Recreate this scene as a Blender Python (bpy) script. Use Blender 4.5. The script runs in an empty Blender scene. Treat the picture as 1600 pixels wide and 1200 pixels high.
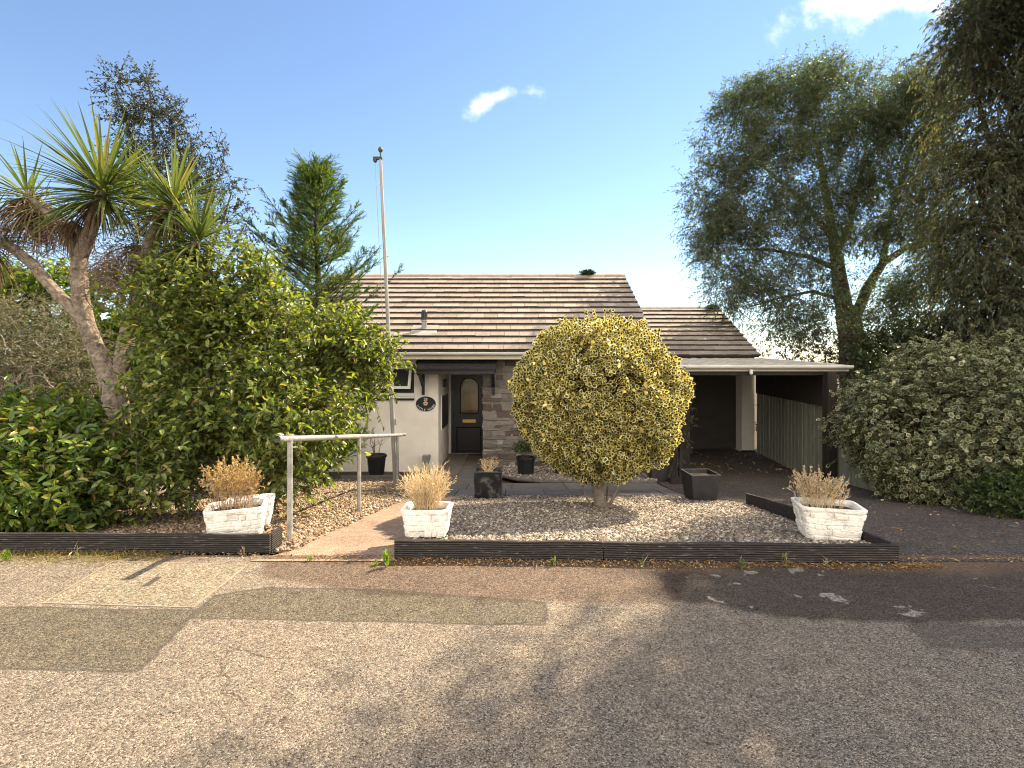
import bpy, math, random
import numpy as np
from mathutils import Vector, Matrix

R = math.radians
scene = bpy.context.scene
COL = scene.collection
rng = np.random.default_rng(7)
random.seed(7)

# ------------------------------------------------------------------ camera
EYE = 1.55
cam_d = bpy.data.cameras.new('camera')
cam = bpy.data.objects.new('camera', cam_d)
COL.objects.link(cam)
cam.location = (0, 0, EYE)
cam.rotation_euler = (R(90), 0, 0)
cam_d.sensor_width = 36
cam_d.lens = 18
cam_d.shift_y = -0.025
cam_d.clip_start = 0.05
cam_d.clip_end = 3000
scene.camera = cam

# ------------------------------------------------------------------ light
SUN_AZ, SUN_EL = 50.5, 42.0            # azimuth from +Y towards +X
sd = Vector((math.sin(R(SUN_AZ)) * math.cos(R(SUN_EL)), math.cos(R(SUN_AZ)) * math.cos(R(SUN_EL)), math.sin(R(SUN_EL))))
sun_d = bpy.data.lights.new('sun', 'SUN')
sun = bpy.data.objects.new('sun', sun_d)
COL.objects.link(sun)
sun_d.energy = 3.8
sun_d.angle = R(0.53)
sun_d.color = (1.0, 0.83, 0.59)
sun.rotation_euler = (-sd).to_track_quat('-Z', 'Y').to_euler()
sun.location = (20, 20, 30)

world = bpy.data.worlds.new('World')
scene.world = world
world.use_nodes = True
wt = world.node_tree
wt.nodes.clear()


def nd(t, typ, **kw):
    n = t.nodes.new(typ)
    for k, v in kw.items():
        if k in n.inputs:
            n.inputs[k].default_value = v
        else:
            setattr(n, k, v)
    return n


def math_n(t, op, a, b=None, c=None, clamp=False):
    n = t.nodes.new('ShaderNodeMath')
    n.operation = op
    n.use_clamp = clamp
    for i, v in enumerate((a, b, c)):
        if v is None:
            continue
        if hasattr(v, 'links'):
            t.links.new(v, n.inputs[i])
        else:
            n.inputs[i].default_value = v
    return n.outputs[0]


sky = wt.nodes.new('ShaderNodeTexSky')
sky.sky_type = 'NISHITA'
sky.sun_disc = False
sky.sun_elevation = R(SUN_EL)
sky.sun_rotation = R(SUN_AZ)
sky.altitude = 50
sky.air_density = 1.0
sky.dust_density = 0.0
sky.ozone_density = 2.0
# wisps of cloud, fixed to directions of the sky
tc = wt.nodes.new('ShaderNodeTexCoord')
sep = wt.nodes.new('ShaderNodeSeparateXYZ')
wt.links.new(tc.outputs['Generated'], sep.inputs[0])
yy = math_n(wt, 'MAXIMUM', sep.outputs[1], 0.05)
cu = math_n(wt, 'DIVIDE', sep.outputs[0], yy)
cv = math_n(wt, 'DIVIDE', sep.outputs[2], yy)
comb = wt.nodes.new('ShaderNodeCombineXYZ')
wt.links.new(cu, comb.inputs[0]); wt.links.new(cv, comb.inputs[1])
nz = nd(wt, 'ShaderNodeTexNoise', Scale=11.0, Detail=8.0, Roughness=0.6)
wt.links.new(comb.outputs[0], nz.inputs['Vector'])


def cloud(u0, v0, ru, rv, ang, bend, amp):
    ca, sa = math.cos(R(ang)), math.sin(R(ang))
    du = math_n(wt, 'SUBTRACT', cu, u0); dv = math_n(wt, 'SUBTRACT', cv, v0)
    a = math_n(wt, 'ADD', math_n(wt, 'MULTIPLY', du, ca), math_n(wt, 'MULTIPLY', dv, sa))
    b = math_n(wt, 'SUBTRACT', math_n(wt, 'MULTIPLY', dv, ca), math_n(wt, 'MULTIPLY', du, sa))
    b = math_n(wt, 'ADD', b, math_n(wt, 'MULTIPLY', math_n(wt, 'MULTIPLY', a, a), bend))
    d2 = math_n(wt, 'ADD', math_n(wt, 'POWER', math_n(wt, 'ABSOLUTE', math_n(wt, 'DIVIDE', a, ru)), 2.0),
                math_n(wt, 'POWER', math_n(wt, 'ABSOLUTE', math_n(wt, 'DIVIDE', b, rv)), 2.0))
    e = math_n(wt, 'SUBTRACT', 1.0, math_n(wt, 'SQRT', d2), None, True)
    e = math_n(wt, 'ADD', e, math_n(wt, 'MULTIPLY', math_n(wt, 'SUBTRACT', nz.outputs[0], 0.5), 1.9))
    m = wt.nodes.new('ShaderNodeMapRange')
    m.interpolation_type = 'SMOOTHERSTEP'
    m.inputs['From Min'].default_value = 0.22; m.inputs['From Max'].default_value = 0.95
    wt.links.new(e, m.inputs[0])
    m2 = math_n(wt, 'MULTIPLY', m.outputs[0], math_n(wt, 'MULTIPLY', math_n(wt, 'SUBTRACT', 1.25, d2, None, True), 3.0, None, True))
    return math_n(wt, 'MULTIPLY', m2, amp)


c1 = cloud(-0.035, 0.51, 0.11, 0.034, 22, 3.0, 0.85)
c2 = cloud(0.70, 0.70, 0.25, 0.085, 8, 0.6, 0.9)
c3 = cloud(0.98, 0.72, 0.12, 0.06, 0, 0.0, 0.5)
nb_ = nd(wt, 'ShaderNodeTexNoise', Scale=2.2, Detail=7.0, Roughness=0.6)
wt.links.new(tc.outputs['Generated'], nb_.inputs['Vector'])
back = math_n(wt, 'MULTIPLY', math_n(wt, 'ADD', math_n(wt, 'MULTIPLY', sep.outputs[1], -1.0), -0.05), 2.2, None, True)  # unseen bright cloud bank behind the camera, added as neutral fill light
mb_ = wt.nodes.new('ShaderNodeMapRange')
mb_.interpolation_type = 'SMOOTHSTEP'
mb_.inputs['From Min'].default_value = 0.26; mb_.inputs['From Max'].default_value = 0.48
wt.links.new(nb_.outputs[0], mb_.inputs[0])
fill_cloud = math_n(wt, 'MULTIPLY', math_n(wt, 'MULTIPLY', back, mb_.outputs[0]), 0.95)
cm = math_n(wt, 'MAXIMUM', math_n(wt, 'MAXIMUM', c1, c2), c3)
mix = wt.nodes.new('ShaderNodeMix')
mix.data_type = 'RGBA'
wt.links.new(cm, mix.inputs['Factor'])
hsv = nd(wt, 'ShaderNodeHueSaturation', Hue=0.501, Saturation=1.0, Value=1.0)
wt.links.new(sky.outputs[0], hsv.inputs['Color'])
wt.links.new(hsv.outputs[0], mix.inputs['A'])
mix.inputs['B'].default_value = (6.6, 7.0, 7.4, 1)
bg = wt.nodes.new('ShaderNodeBackground')
bg.inputs['Strength'].default_value = 0.058
mix2 = wt.nodes.new('ShaderNodeMix')
mix2.data_type = 'RGBA'
wt.links.new(fill_cloud, mix2.inputs['Factor'])
wt.links.new(mix.outputs['Result'], mix2.inputs['A'])
mix2.inputs['B'].default_value = (15.5, 14.2, 12.4, 1)
wt.links.new(mix2.outputs['Result'], bg.inputs[0])
wo = wt.nodes.new('ShaderNodeOutputWorld')
wt.links.new(bg.outputs[0], wo.inputs[0])

vs = scene.view_settings
vs.view_transform = 'Standard'
vs.look = 'None'
vs.gamma = 1
vs.exposure = 2.07
scene.cycles.max_bounces = 7
scene.cycles.diffuse_bounces = 4
scene.cycles.glossy_bounces = 3
scene.cycles.transmission_bounces = 4
scene.cycles.use_denoising = True
scene.cycles.filter_width = 1.1


# ------------------------------------------------------------------ measuring
def at(px, py, Y):
    """world point at depth Y that the photograph shows at pixel (px, py)"""
    return Vector(((px - 800) / 800 * Y, Y, EYE - (py - 560) / 800 * Y))


GP = ([-400, 3.95, 8.3, 11.4, 16, 60, 400], [0, 0, -0.59, -0.92, -0.93, -2.0, -4.0])


def gz(y):
    return float(np.interp(y, *GP))


def onroad(px, py, z=0.0):
    Y = (EYE - z) * 800 / (py - 560)
    return ((px - 800) / 800 * Y, Y)


# ------------------------------------------------------------------ materials
def new_mat(name):
    m = bpy.data.materials.new(name)
    m.use_nodes = True
    t = m.node_tree
    t.nodes.clear()
    out = t.nodes.new('ShaderNodeOutputMaterial')
    b = t.nodes.new('ShaderNodeBsdfPrincipled')
    t.links.new(b.outputs[0], out.inputs[0])
    return m, t, b, out


def c4(c):
    return (c[0], c[1], c[2], 1)


def ramp(t, fac, stops, interp='LINEAR'):
    r = t.nodes.new('ShaderNodeValToRGB')
    r.color_ramp.interpolation = interp
    els = r.color_ramp.elements
    while len(els) < len(stops):
        els.new(0.5)
    for e, (p, c) in zip(els, stops):
        e.position = p
        e.color = c4(c)
    if fac is not None:
        t.links.new(fac, r.inputs[0])
    return r.outputs[0]


def noise_n(t, vec, scale, detail=5, rough=0.6):
    n = nd(t, 'ShaderNodeTexNoise', Scale=scale, Detail=detail, Roughness=rough)
    if vec is not None:
        t.links.new(vec, n.inputs['Vector'])
    return n.outputs[0]


def mixc(t, fac, a, b, mode='MIX'):
    n = t.nodes.new('ShaderNodeMix')
    n.data_type = 'RGBA'
    n.blend_type = mode
    for v, k in ((fac, 'Factor'), (a, 'A'), (b, 'B')):
        if hasattr(v, 'links'):
            t.links.new(v, n.inputs[k])
        elif k == 'Factor':
            n.inputs[k].default_value = v
        else:
            n.inputs[k].default_value = c4(v)
    return n.outputs['Result']


def bump(t, b, h, strength, dist=0.01):
    n = t.nodes.new('ShaderNodeBump')
    n.inputs['Strength'].default_value = strength
    n.inputs['Distance'].default_value = dist
    t.links.new(h, n.inputs['Height'])
    t.links.new(n.outputs[0], b.inputs['Normal'])


def obj_co(t, stretch=None):
    tcn = t.nodes.new('ShaderNodeTexCoord')
    if stretch is None:
        return tcn.outputs['Object']
    mp = t.nodes.new('ShaderNodeMapping')
    mp.inputs['Scale'].default_value = stretch
    t.links.new(tcn.outputs['Object'], mp.inputs[0])
    return mp.outputs[0]


def M(name, ca, cb, scale=6, rough=0.8, bmp=0.3, bscale=60, spec=0.3, metal=0.0, stretch=None, isl=None, contrast=(0.3, 0.7), dist=0.01):
    m, t, b, _ = new_mat(name)
    co = obj_co(t, stretch)
    n = noise_n(t, co, scale, 6, 0.65)
    col = ramp(t, n, [(contrast[0], ca), (contrast[1], cb)])
    if isl:
        g = t.nodes.new('ShaderNodeNewGeometry')
        col = mixc(t, isl[0], col, ramp(t, g.outputs['Random Per Island'], isl[1]))
    t.links.new(col, b.inputs['Base Color'])
    b.inputs['Roughness'].default_value = rough
    b.inputs['Specular IOR Level'].default_value = spec
    b.inputs['Metallic'].default_value = metal
    if bmp:
        bump(t, b, noise_n(t, co, bscale, 4, 0.6), bmp, dist)
    return m


def LM(name, stops, trans=0.35, tcol=None, rough=0.42, spec=0.35):
    """leaf: reflects, shines and lets light through; every leaf its own tint"""
    m, t, b, out = new_mat(name)
    g = t.nodes.new('ShaderNodeNewGeometry')
    col = ramp(t, g.outputs['Random Per Island'], stops)
    t.links.new(col, b.inputs['Base Color'])
    b.inputs['Roughness'].default_value = rough
    b.inputs['Specular IOR Level'].default_value = spec
    if trans > 0:
        tr = t.nodes.new('ShaderNodeBsdfTranslucent')
        tc_ = mixc(t, 1.0, col, tcol or (1.9, 1.75, 0.5), 'MULTIPLY')
        t.links.new(tc_, tr.inputs[0])
        mx = t.nodes.new('ShaderNodeMixShader')
        mx.inputs[0].default_value = trans
        t.links.new(b.outputs[0], mx.inputs[1]); t.links.new(tr.outputs[0], mx.inputs[2])
        t.links.new(mx.outputs[0], out.inputs[0])
    return m


def LV(name, centre, rims, lo=0.5, hi=0.72, trans=0.25):
    """variegated leaf: green middle, pale rim"""
    m, t, b, out = new_mat(name)
    at_ = t.nodes.new('ShaderNodeAttribute')
    at_.attribute_name = 'rim'
    g = t.nodes.new('ShaderNodeNewGeometry')
    cr = ramp(t, g.outputs['Random Per Island'], rims)
    cc = ramp(t, g.outputs['Random Per Island'], centre)
    f = ramp(t, at_.outputs['Fac'], [(lo, (0, 0, 0)), (hi, (1, 1, 1))])
    # a few leaves are pale all over
    allp = math_n(t, 'GREATER_THAN', math_n(t, 'FRACT', math_n(t, 'MULTIPLY', g.outputs['Random Per Island'], 37.0)), 0.93)
    f = mixc(t, allp, f, (1, 1, 1))
    col = mixc(t, f, cc, cr)
    t.links.new(col, b.inputs['Base Color'])
    b.inputs['Roughness'].default_value = 0.4
    b.inputs['Specular IOR Level'].default_value = 0.35
    tr = t.nodes.new('ShaderNodeBsdfTranslucent')
    t.links.new(mixc(t, 1.0, col, (1.3, 1.25, 0.7), 'MULTIPLY'), tr.inputs[0])
    mx = t.nodes.new('ShaderNodeMixShader')
    mx.inputs[0].default_value = trans
    t.links.new(b.outputs[0], mx.inputs[1]); t.links.new(tr.outputs[0], mx.inputs[2])
    t.links.new(mx.outputs[0], out.inputs[0])
    return m


def tarmac(name, stops, big_a, big_b, scale=150, lichen=0.0):
    m, t, b, _ = new_mat(name)
    co = obj_co(t)
    v = nd(t, 'ShaderNodeTexVoronoi', Scale=scale, Randomness=1.0)
    t.links.new(co, v.inputs['Vector'])
    sp = t.nodes.new('ShaderNodeSeparateColor')
    t.links.new(v.outputs['Color'], sp.inputs[0])
    col = ramp(t, sp.outputs[0], stops)
    n2 = noise_n(t, co, 240, 2, 0.7)
    col = mixc(t, 0.75, col, ramp(t, n2, [(0.36, (0.25, 0.25, 0.25)), (0.62, (1.25, 1.25, 1.25))]), 'MULTIPLY')
    big = ramp(t, noise_n(t, co, 0.9, 6, 0.65), [(0.3, big_a), (0.7, big_b)])
    col = mixc(t, 0.9, col, big, 'MULTIPLY')
    mid = ramp(t, noise_n(t, co, 9, 5, 0.7), [(0.32, (0.72, 0.72, 0.72)), (0.66, (1.12, 1.12, 1.12))])
    col = mixc(t, 0.8, col, mid, 'MULTIPLY')
    if lichen:
        v2 = nd(t, 'ShaderNodeTexVoronoi', Scale=3.2, Randomness=1.0)
        mp = t.nodes.new('ShaderNodeMapping')
        mp.inputs['Scale'].default_value = (0.8, 1.2, 1)
        t.links.new(co, mp.inputs[0])
        ad = t.nodes.new('ShaderNodeVectorMath')
        ad.operation = 'ADD'
        nn = nd(t, 'ShaderNodeTexNoise', Scale=9.0, Detail=4.0)
        t.links.new(co, nn.inputs['Vector'])
        sc = t.nodes.new('ShaderNodeVectorMath'); sc.operation = 'SCALE'; sc.inputs['Scale'].default_value = 0.35
        t.links.new(nn.outputs['Color'], sc.inputs[0])
        t.links.new(mp.outputs[0], ad.inputs[0]); t.links.new(sc.outputs[0], ad.inputs[1])
        t.links.new(ad.outputs[0], v2.inputs['Vector'])
        sp2 = t.nodes.new('ShaderNodeSeparateColor')
        t.links.new(v2.outputs['Color'], sp2.inputs[0])
        rad = math_n(t, 'MULTIPLY', sp2.outputs[1], 0.24)
        d = math_n(t, 'SUBTRACT', rad, v2.outputs['Distance'])
        msk = math_n(t, 'MULTIPLY', d, 16.0, None, True)
        msk = math_n(t, 'MULTIPLY', msk, ramp(t, noise_n(t, co, 40, 3), [(0.4, (0.2, 0.2, 0.2)), (0.6, (1, 1, 1))]))
        col = mixc(t, math_n(t, 'MULTIPLY', msk, lichen), col, (0.42, 0.40, 0.36))
    t.links.new(col, b.inputs['Base Color'])
    b.inputs['Roughness'].default_value = 0.85
    b.inputs['Specular IOR Level'].default_value = 0.25
    h = math_n(t, 'ADD', math_n(t, 'MULTIPLY', v.outputs['Distance'], -1.0), math_n(t, 'MULTIPLY', n2, 0.7))
    bump(t, b, h, 0.75, 0.006)
    return m


def grooved(name, ca, cb, freq, axis=2):
    """decking timber: fine grooves along the board, worn pale edges"""
    m, t, b, _ = new_mat(name)
    co = obj_co(t)
    sp = t.nodes.new('ShaderNodeSeparateXYZ')
    t.links.new(co, sp.inputs[0])
    s = math_n(t, 'SINE', math_n(t, 'MULTIPLY', sp.outputs[axis], freq * 2 * math.pi))
    n = noise_n(t, obj_co(t, (2.5, 14, 60)), 3, 6, 0.7)
    col = ramp(t, n, [(0.35, ca), (0.75, cb)])
    wear = ramp(t, noise_n(t, obj_co(t, (5, 30, 45)), 2.2, 6, 0.75), [(0.57, (0, 0, 0)), (0.70, (1, 1, 1))])
    col = mixc(t, wear, col, (0.20, 0.165, 0.13))
    t.links.new(col, b.inputs['Base Color'])
    b.inputs['Roughness'].default_value = 0.7
    b.inputs['Specular IOR Level'].default_value = 0.3
    bump(t, b, math_n(t, 'ADD', s, math_n(t, 'MULTIPLY', n, 1.0)), 0.8, 0.004)
    return m


# ------------------------------------------------------------------ mesh building
class MB:
    def __init__(self):
        self.v = []; self.f = []

    def add(self, vs_, fs_):
        o = len(self.v)
        self.v.extend([tuple(p) for p in vs_])
        self.f.extend([tuple(i + o for i in f) for f in fs_])
        return self

    def box(self, x0, x1, y0, y1, z0, z1):
        return self.add([(x0, y0, z0), (x1, y0, z0), (x1, y1, z0), (x0, y1, z0), (x0, y0, z1), (x1, y0, z1), (x1, y1, z1), (x0, y1, z1)],
                        [(0, 3, 2, 1), (4, 5, 6, 7), (0, 1, 5, 4), (1, 2, 6, 5), (2, 3, 7, 6), (3, 0, 4, 7)])

    def hexa(self, p):
        """8 corners: bottom ring (4) then top ring (4)"""
        return self.add(p, [(0, 3, 2, 1), (4, 5, 6, 7), (0, 1, 5, 4), (1, 2, 6, 5), (2, 3, 7, 6), (3, 0, 4, 7)])

    def bar(self, a, b, w, h, up=(0, 0, 1)):
        a = Vector(a); b = Vector(b)
        d = (b - a).normalized(); s = d.cross(Vector(up)).normalized(); u = s.cross(d)
        c = []
        for p in (a, b):
            c.append([p + s * w / 2 * i + u * h / 2 * j for i, j in ((-1, -1), (1, -1), (1, 1), (-1, 1))])
        return self.hexa(c[0] + c[1])

    def tube(self, pts, rad, n=10, cap=True, wob=0.0):
        pts = [Vector(p) for p in pts]
        if not hasattr(rad, '__len__'):
            rad = [rad] * len(pts)
        o = len(self.v)
        ref = Vector((0.3, 0.9, 0.2))
        for i, p in enumerate(pts):
            d = (pts[min(i + 1, len(pts) - 1)] - pts[max(i - 1, 0)]).normalized()
            s = d.cross(ref)
            if s.length < 0.15:
                s = d.cross(Vector((1, 0, 0)))
            s.normalize(); u = s.cross(d)
            for k in range(n):
                a = 2 * math.pi * k / n
                r = rad[i] * (1 + wob * random.uniform(-1, 1))
                self.v.append(tuple(p + s * r * math.cos(a) + u * r * math.sin(a)))
        for i in range(len(pts) - 1):
            for k in range(n):
                a = o + i * n + k; b = o + i * n + (k + 1) % n
                self.f.append((a, b, b + n, a + n))
        if cap:
            self.f.append(tuple(o + k for k in range(n))[::-1])
            self.f.append(tuple(o + (len(pts) - 1) * n + k for k in range(n)))
        return self

    def lathe(self, prof, c=(0, 0, 0), n=24):
        o = len(self.v)
        for r, z in prof:
            for k in range(n):
                a = 2 * math.pi * k / n
                self.v.append((c[0] + r * math.cos(a), c[1] + r * math.sin(a), c[2] + z))
        for i in range(len(prof) - 1):
            for k in range(n):
                a = o + i * n + k; b = o + i * n + (k + 1) % n
                self.f.append((a, b, b + n, a + n))
        return self

    def grid(self, P, flip=False):
        """P: array (rows, cols, 3)"""
        P = np.asarray(P)
        r, c = P.shape[:2]
        o = len(self.v)
        self.v.extend(map(tuple, P.reshape(-1, 3)))
        for i in range(r - 1):
            for j in range(c - 1):
                q = (o + i * c + j, o + i * c + j + 1, o + (i + 1) * c + j + 1, o + (i + 1) * c + j)
                self.f.append(q[::-1] if flip else q)
        return self

    def mesh(self, name, smooth=False):
        me = bpy.data.meshes.new(name)
        me.from_pydata(self.v, [], self.f)
        if smooth:
            me.polygons.foreach_set('use_smooth', [True] * len(me.polygons))
        me.update()
        return me


def np_mesh(name, V, Fs, smooth=False, attr=None, mat_idx=None):
    """V (n,3); Fs list of (m,k) index arrays"""
    me = bpy.data.meshes.new(name)
    V = np.ascontiguousarray(V, dtype=np.float32)
    me.vertices.add(len(V))
    me.vertices.foreach_set('co', V.ravel())
    loops = np.concatenate([np.asarray(f, dtype=np.int32).ravel() for f in Fs])
    tot = np.concatenate([np.full(len(f), f.shape[1], dtype=np.int32) for f in Fs])
    start = np.concatenate([[0], np.cumsum(tot)[:-1]]).astype(np.int32)
    me.loops.add(len(loops))
    me.loops.foreach_set('vertex_index', loops)
    me.polygons.add(len(tot))
    me.polygons.foreach_set('loop_start', start)
    me.polygons.foreach_set('loop_total', tot)
    if smooth:
        me.polygons.foreach_set('use_smooth', np.ones(len(tot), dtype=bool))
    if attr is not None:
        a = me.attributes.new('rim', 'FLOAT', 'POINT')
        a.data.foreach_set('value', np.ascontiguousarray(attr, dtype=np.float32))
    me.update(calc_edges=True)
    return me


def put(name, me, mat, parent=None, bevel=0.0, local=False):
    if isinstance(me, MB):
        me = me.mesh(name)
    o = bpy.data.objects.new(name, me)
    COL.objects.link(o)
    if mat is not None:
        for k in (mat if isinstance(mat, (list, tuple)) else [mat]):
            me.materials.append(k)
    if parent is not None:
        o.parent = parent
        if not local:
            q = parent; off = Vector((0, 0, 0))
            while q is not None:
                off += q.location if q.type == 'EMPTY' else Vector((0, 0, 0))
                q = q.parent
            o.matrix_parent_inverse = Matrix.Translation(-off) if parent.type == 'EMPTY' else Matrix.Identity(4)
    if bevel:
        b = o.modifiers.new('bevel', 'BEVEL')
        b.width = bevel; b.segments = 2; b.limit_method = 'ANGLE'
    return o


def tag(o, label, cat, group=None):
    o['label'] = label; o['category'] = cat
    if group:
        o['group'] = group
    return o


def thing(name, label, cat, loc, group=None, rz=0.0):
    o = bpy.data.objects.new(name, None)
    COL.objects.link(o)
    o.empty_display_size = 0.2
    o.location = loc
    o.rotation_euler = (0, 0, rz)
    return tag(o, label, cat, group)


def structure(o):
    o['kind'] = 'structure'
    return o


def stuff(o):
    o['kind'] = 'stuff'
    return o


# ------------------------------------------------------------------ foliage building (numpy)
def unit(a):
    return a / np.maximum(np.linalg.norm(a, axis=-1, keepdims=True), 1e-9)


LEAF = {
    'oval': (np.array([(0, 0, 0), (.28, .42, .09), (.68, .36, .07), (1, 0, -.1), (.68, -.36, .07), (.28, -.42, .09)]),
             [np.array([(0, 1, 2, 3), (0, 3, 4, 5)])], None),
    'kite': (np.array([(0, 0, 0), (.42, .5, .06), (1, 0, -.06), (.42, -.5, .06)]), [np.array([(0, 1, 2), (0, 2, 3)])], None),
    'rim': (np.array([(.5, 0, -.08), (0, 0, 0), (.25, .45, .1), (.5, .38, .0), (.75, .42, .1), (1.05, 0, -.02), (.75, -.42, .1), (.5, -.38, .0), (.25, -.45, .1)]),
            [np.array([(0, i, i % 8 + 1) for i in range(1, 9)])], np.array([0] + [1] * 8)),
}


def leaves(name, P, D, N, L, W, kind='oval', smooth=False):
    loc, Fs, at_ = LEAF[kind]
    D = unit(D); S = unit(np.cross(D, N)); N = np.cross(S, D)
    n = len(P); k = len(loc)
    L = np.asarray(L).reshape(-1, 1, 1) * np.ones((n, 1, 1)); W = np.asarray(W).reshape(-1, 1, 1) * np.ones((n, 1, 1))
    V = (P[:, None, :] + D[:, None, :] * loc[None, :, 0:1] * L + S[:, None, :] * loc[None, :, 1:2] * W + N[:, None, :] * loc[None, :, 2:3] * L)
    off = (np.arange(n) * k)[:, None, None]
    F = [(f[None] + off).reshape(-1, f.shape[1]) for f in Fs]
    return np_mesh(name, V.reshape(-1, 3), F, smooth, None if at_ is None else np.tile(at_, n))


def rnd_unit(r, n):
    return unit(r.normal(size=(n, 3)))


def gapmask(r, P, freq, th):
    g = np.zeros(len(P))
    for _ in range(5):
        k = rnd_unit(r, 1)[0] * freq * r.uniform(0.6, 1.6)
        g += np.sin(P @ k + r.uniform(0, 6.28))
    return g / 5 > th


def crown(r, blobs, n, k, tl, out=0.8, up=0.25, jit=0.5, droop=0.0, shell=(0.55, 1.0), gap=None, leafdroop=0.15, side=1.0, nup=0.7):
    """twigs in the outer volume of the blobs, leaves along each; returns P, D, N, twig starts, twig ends"""
    B = np.array(blobs, dtype=float)
    w = (B[:, 3] * B[:, 4] + B[:, 4] * B[:, 5] + B[:, 3] * B[:, 5])
    if B.shape[1] > 6:
        w = w * B[:, 6]
    idx = r.choice(len(B), size=n, p=w / w.sum())
    u = rnd_unit(r, n)
    rr = r.uniform(0, 1, n) ** 0.6 * (shell[1] - shell[0]) + shell[0]
    P0 = B[idx, :3] + u * B[idx, 3:6] * rr[:, None] * (1 + 0.12 * r.normal(size=(n, 1)))
    if gap:
        m = gapmask(r, P0, *gap)
        P0 = P0[m]; u = u[m]
        n = len(P0)
    d = unit(u * out + np.array([0, 0, up]) + r.normal(size=(n, 3)) * jit)
    tlen = tl * r.uniform(0.5, 1.3, n)
    P1 = P0 + d * tlen[:, None] + np.array([0, 0, -droop]) * tlen[:, None]
    t = (np.arange(k)[None, :] + r.uniform(0, 1, (n, k))) / k
    P = P0[:, None] + d[:, None] * (tlen[:, None] * t)[..., None]
    P[..., 2] -= droop * tlen[:, None] * t ** 2
    perp = unit(np.cross(d[:, None], r.normal(size=(n, k, 3))))
    dl = d[:, None] * 0.6 + np.array([0, 0, -1]) * (leafdroop + droop * t[..., None]) + perp * side
    N = np.array([0, 0, nup]) + u[:, None] * 0.45 + r.normal(size=(n, k, 3)) * 0.55
    return P.reshape(-1, 3), dl.reshape(-1, 3), N.reshape(-1, 3), P0, P1


def sticks(name, A, Bp, ra, rb, n=3):
    A = np.asarray(A, float); Bp = np.asarray(Bp, float)
    d = unit(Bp - A)
    s = unit(np.cross(d, np.array([0.31, 0.87, 0.39]))); u = np.cross(s, d)
    m = len(A)
    ang = np.arange(n) * 2 * np.pi / n
    ra = np.broadcast_to(np.asarray(ra, float), (m,)); rb = np.broadcast_to(np.asarray(rb, float), (m,))
    ring = s[:, None] * np.cos(ang)[None, :, None] + u[:, None] * np.sin(ang)[None, :, None]
    V = np.concatenate([A[:, None] + ring * ra[:, None, None], Bp[:, None] + ring * rb[:, None, None]], axis=1)
    f = np.array([(i, (i + 1) % n, n + (i + 1) % n, n + i) for i in range(n)])
    F = (f[None] + (np.arange(m) * 2 * n)[:, None, None]).reshape(-1, 4)
    return np_mesh(name, V.reshape(-1, 3), [F])


def ribbons(name, B0, D, L, W, sag, segs=7, fold=0.25, taper=1.0, r=None):
    """long narrow blades bending under their weight"""
    n = len(B0)
    D = unit(D); p = B0.copy(); d = D.copy()
    L = np.broadcast_to(np.asarray(L, float), (n,)); W = np.broadcast_to(np.asarray(W, float), (n,)); sag = np.broadcast_to(np.asarray(sag, float), (n,))
    rows = []
    side0 = unit(np.cross(D, np.array([0, 0, 1.0])) + 1e-4)
    for i in range(segs + 1):
        t = i / segs
        w = W * (0.55 + 0.9 * t if t < 0.35 else max(0.02, (1 - t) / 0.65) ** 0.75 * 0.87 + 0.0)
        s = unit(side0 - d * np.sum(side0 * d, axis=1, keepdims=True))
        nn = np.cross(s, d)
        rows.append(np.stack([p - s * w[:, None] / 2 + nn * (w * fold)[:, None], p, p + s * w[:, None] / 2 + nn * (w * fold)[:, None]], axis=1))
        d = unit(d + np.array([0, 0, -1.0]) * (sag * (0.3 + 1.4 * t) / segs)[:, None])
        p = p + d * (L / segs)[:, None]
    V = np.stack(rows, axis=1)           # n, segs+1, 3, 3
    f = []
    for i in range(segs):
        for j in range(2):
            f.append((i * 3 + j, i * 3 + j + 1, (i + 1) * 3 + j + 1, (i + 1) * 3 + j))
    f = np.array(f)
    k = (segs + 1) * 3
    F = (f[None] + (np.arange(n) * k)[:, None, None]).reshape(-1, 4)
    return np_mesh(name, V.reshape(-1, 3), [F])


def curve_pts(a, b, bow, n=7, wob=0.03):
    a = np.array(a, float); b = np.array(b, float)
    t = np.linspace(0, 1, n)[:, None]
    p = a + (b - a) * t + np.array(bow) * (4 * t * (1 - t))
    p[1:-1] += np.random.default_rng(int(abs(a.sum() * 1000 + b.sum() * 977)) % 99991).normal(size=(n - 2, 3)) * wob
    return p


BARK = M('bark', (0.07, 0.055, 0.042), (0.17, 0.14, 0.11), 14, 0.9, 0.8, 40, 0.1)
BARK_D = M('dark_bark', (0.03, 0.025, 0.02), (0.075, 0.062, 0.05), 10, 0.9, 0.8, 30, 0.1)
TWIG = M('twig_bark', (0.06, 0.045, 0.03), (0.12, 0.09, 0.06), 20, 0.9, 0.0, 40, 0.1)

# ================================================================== SETTING
soil = M('soil', (0.05, 0.036, 0.026), (0.10, 0.075, 0.05), 9, 0.95, 0.7, 50, 0.1)
ys = np.array([-400, -60, -20, -8, 0, 3.9, 4.5, 5, 6, 7, 8.3, 9, 10, 11.4, 13, 16, 30, 60, 150, 400.0])
xs = np.array([-400, -100, -30, -12, -6, -3, 0, 3, 6, 12, 30, 100, 400.0])
g = MB().grid([[(x, y, gz(y) - 0.05) for x in xs] for y in ys])
structure(put('ground', g, soil))

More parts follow.
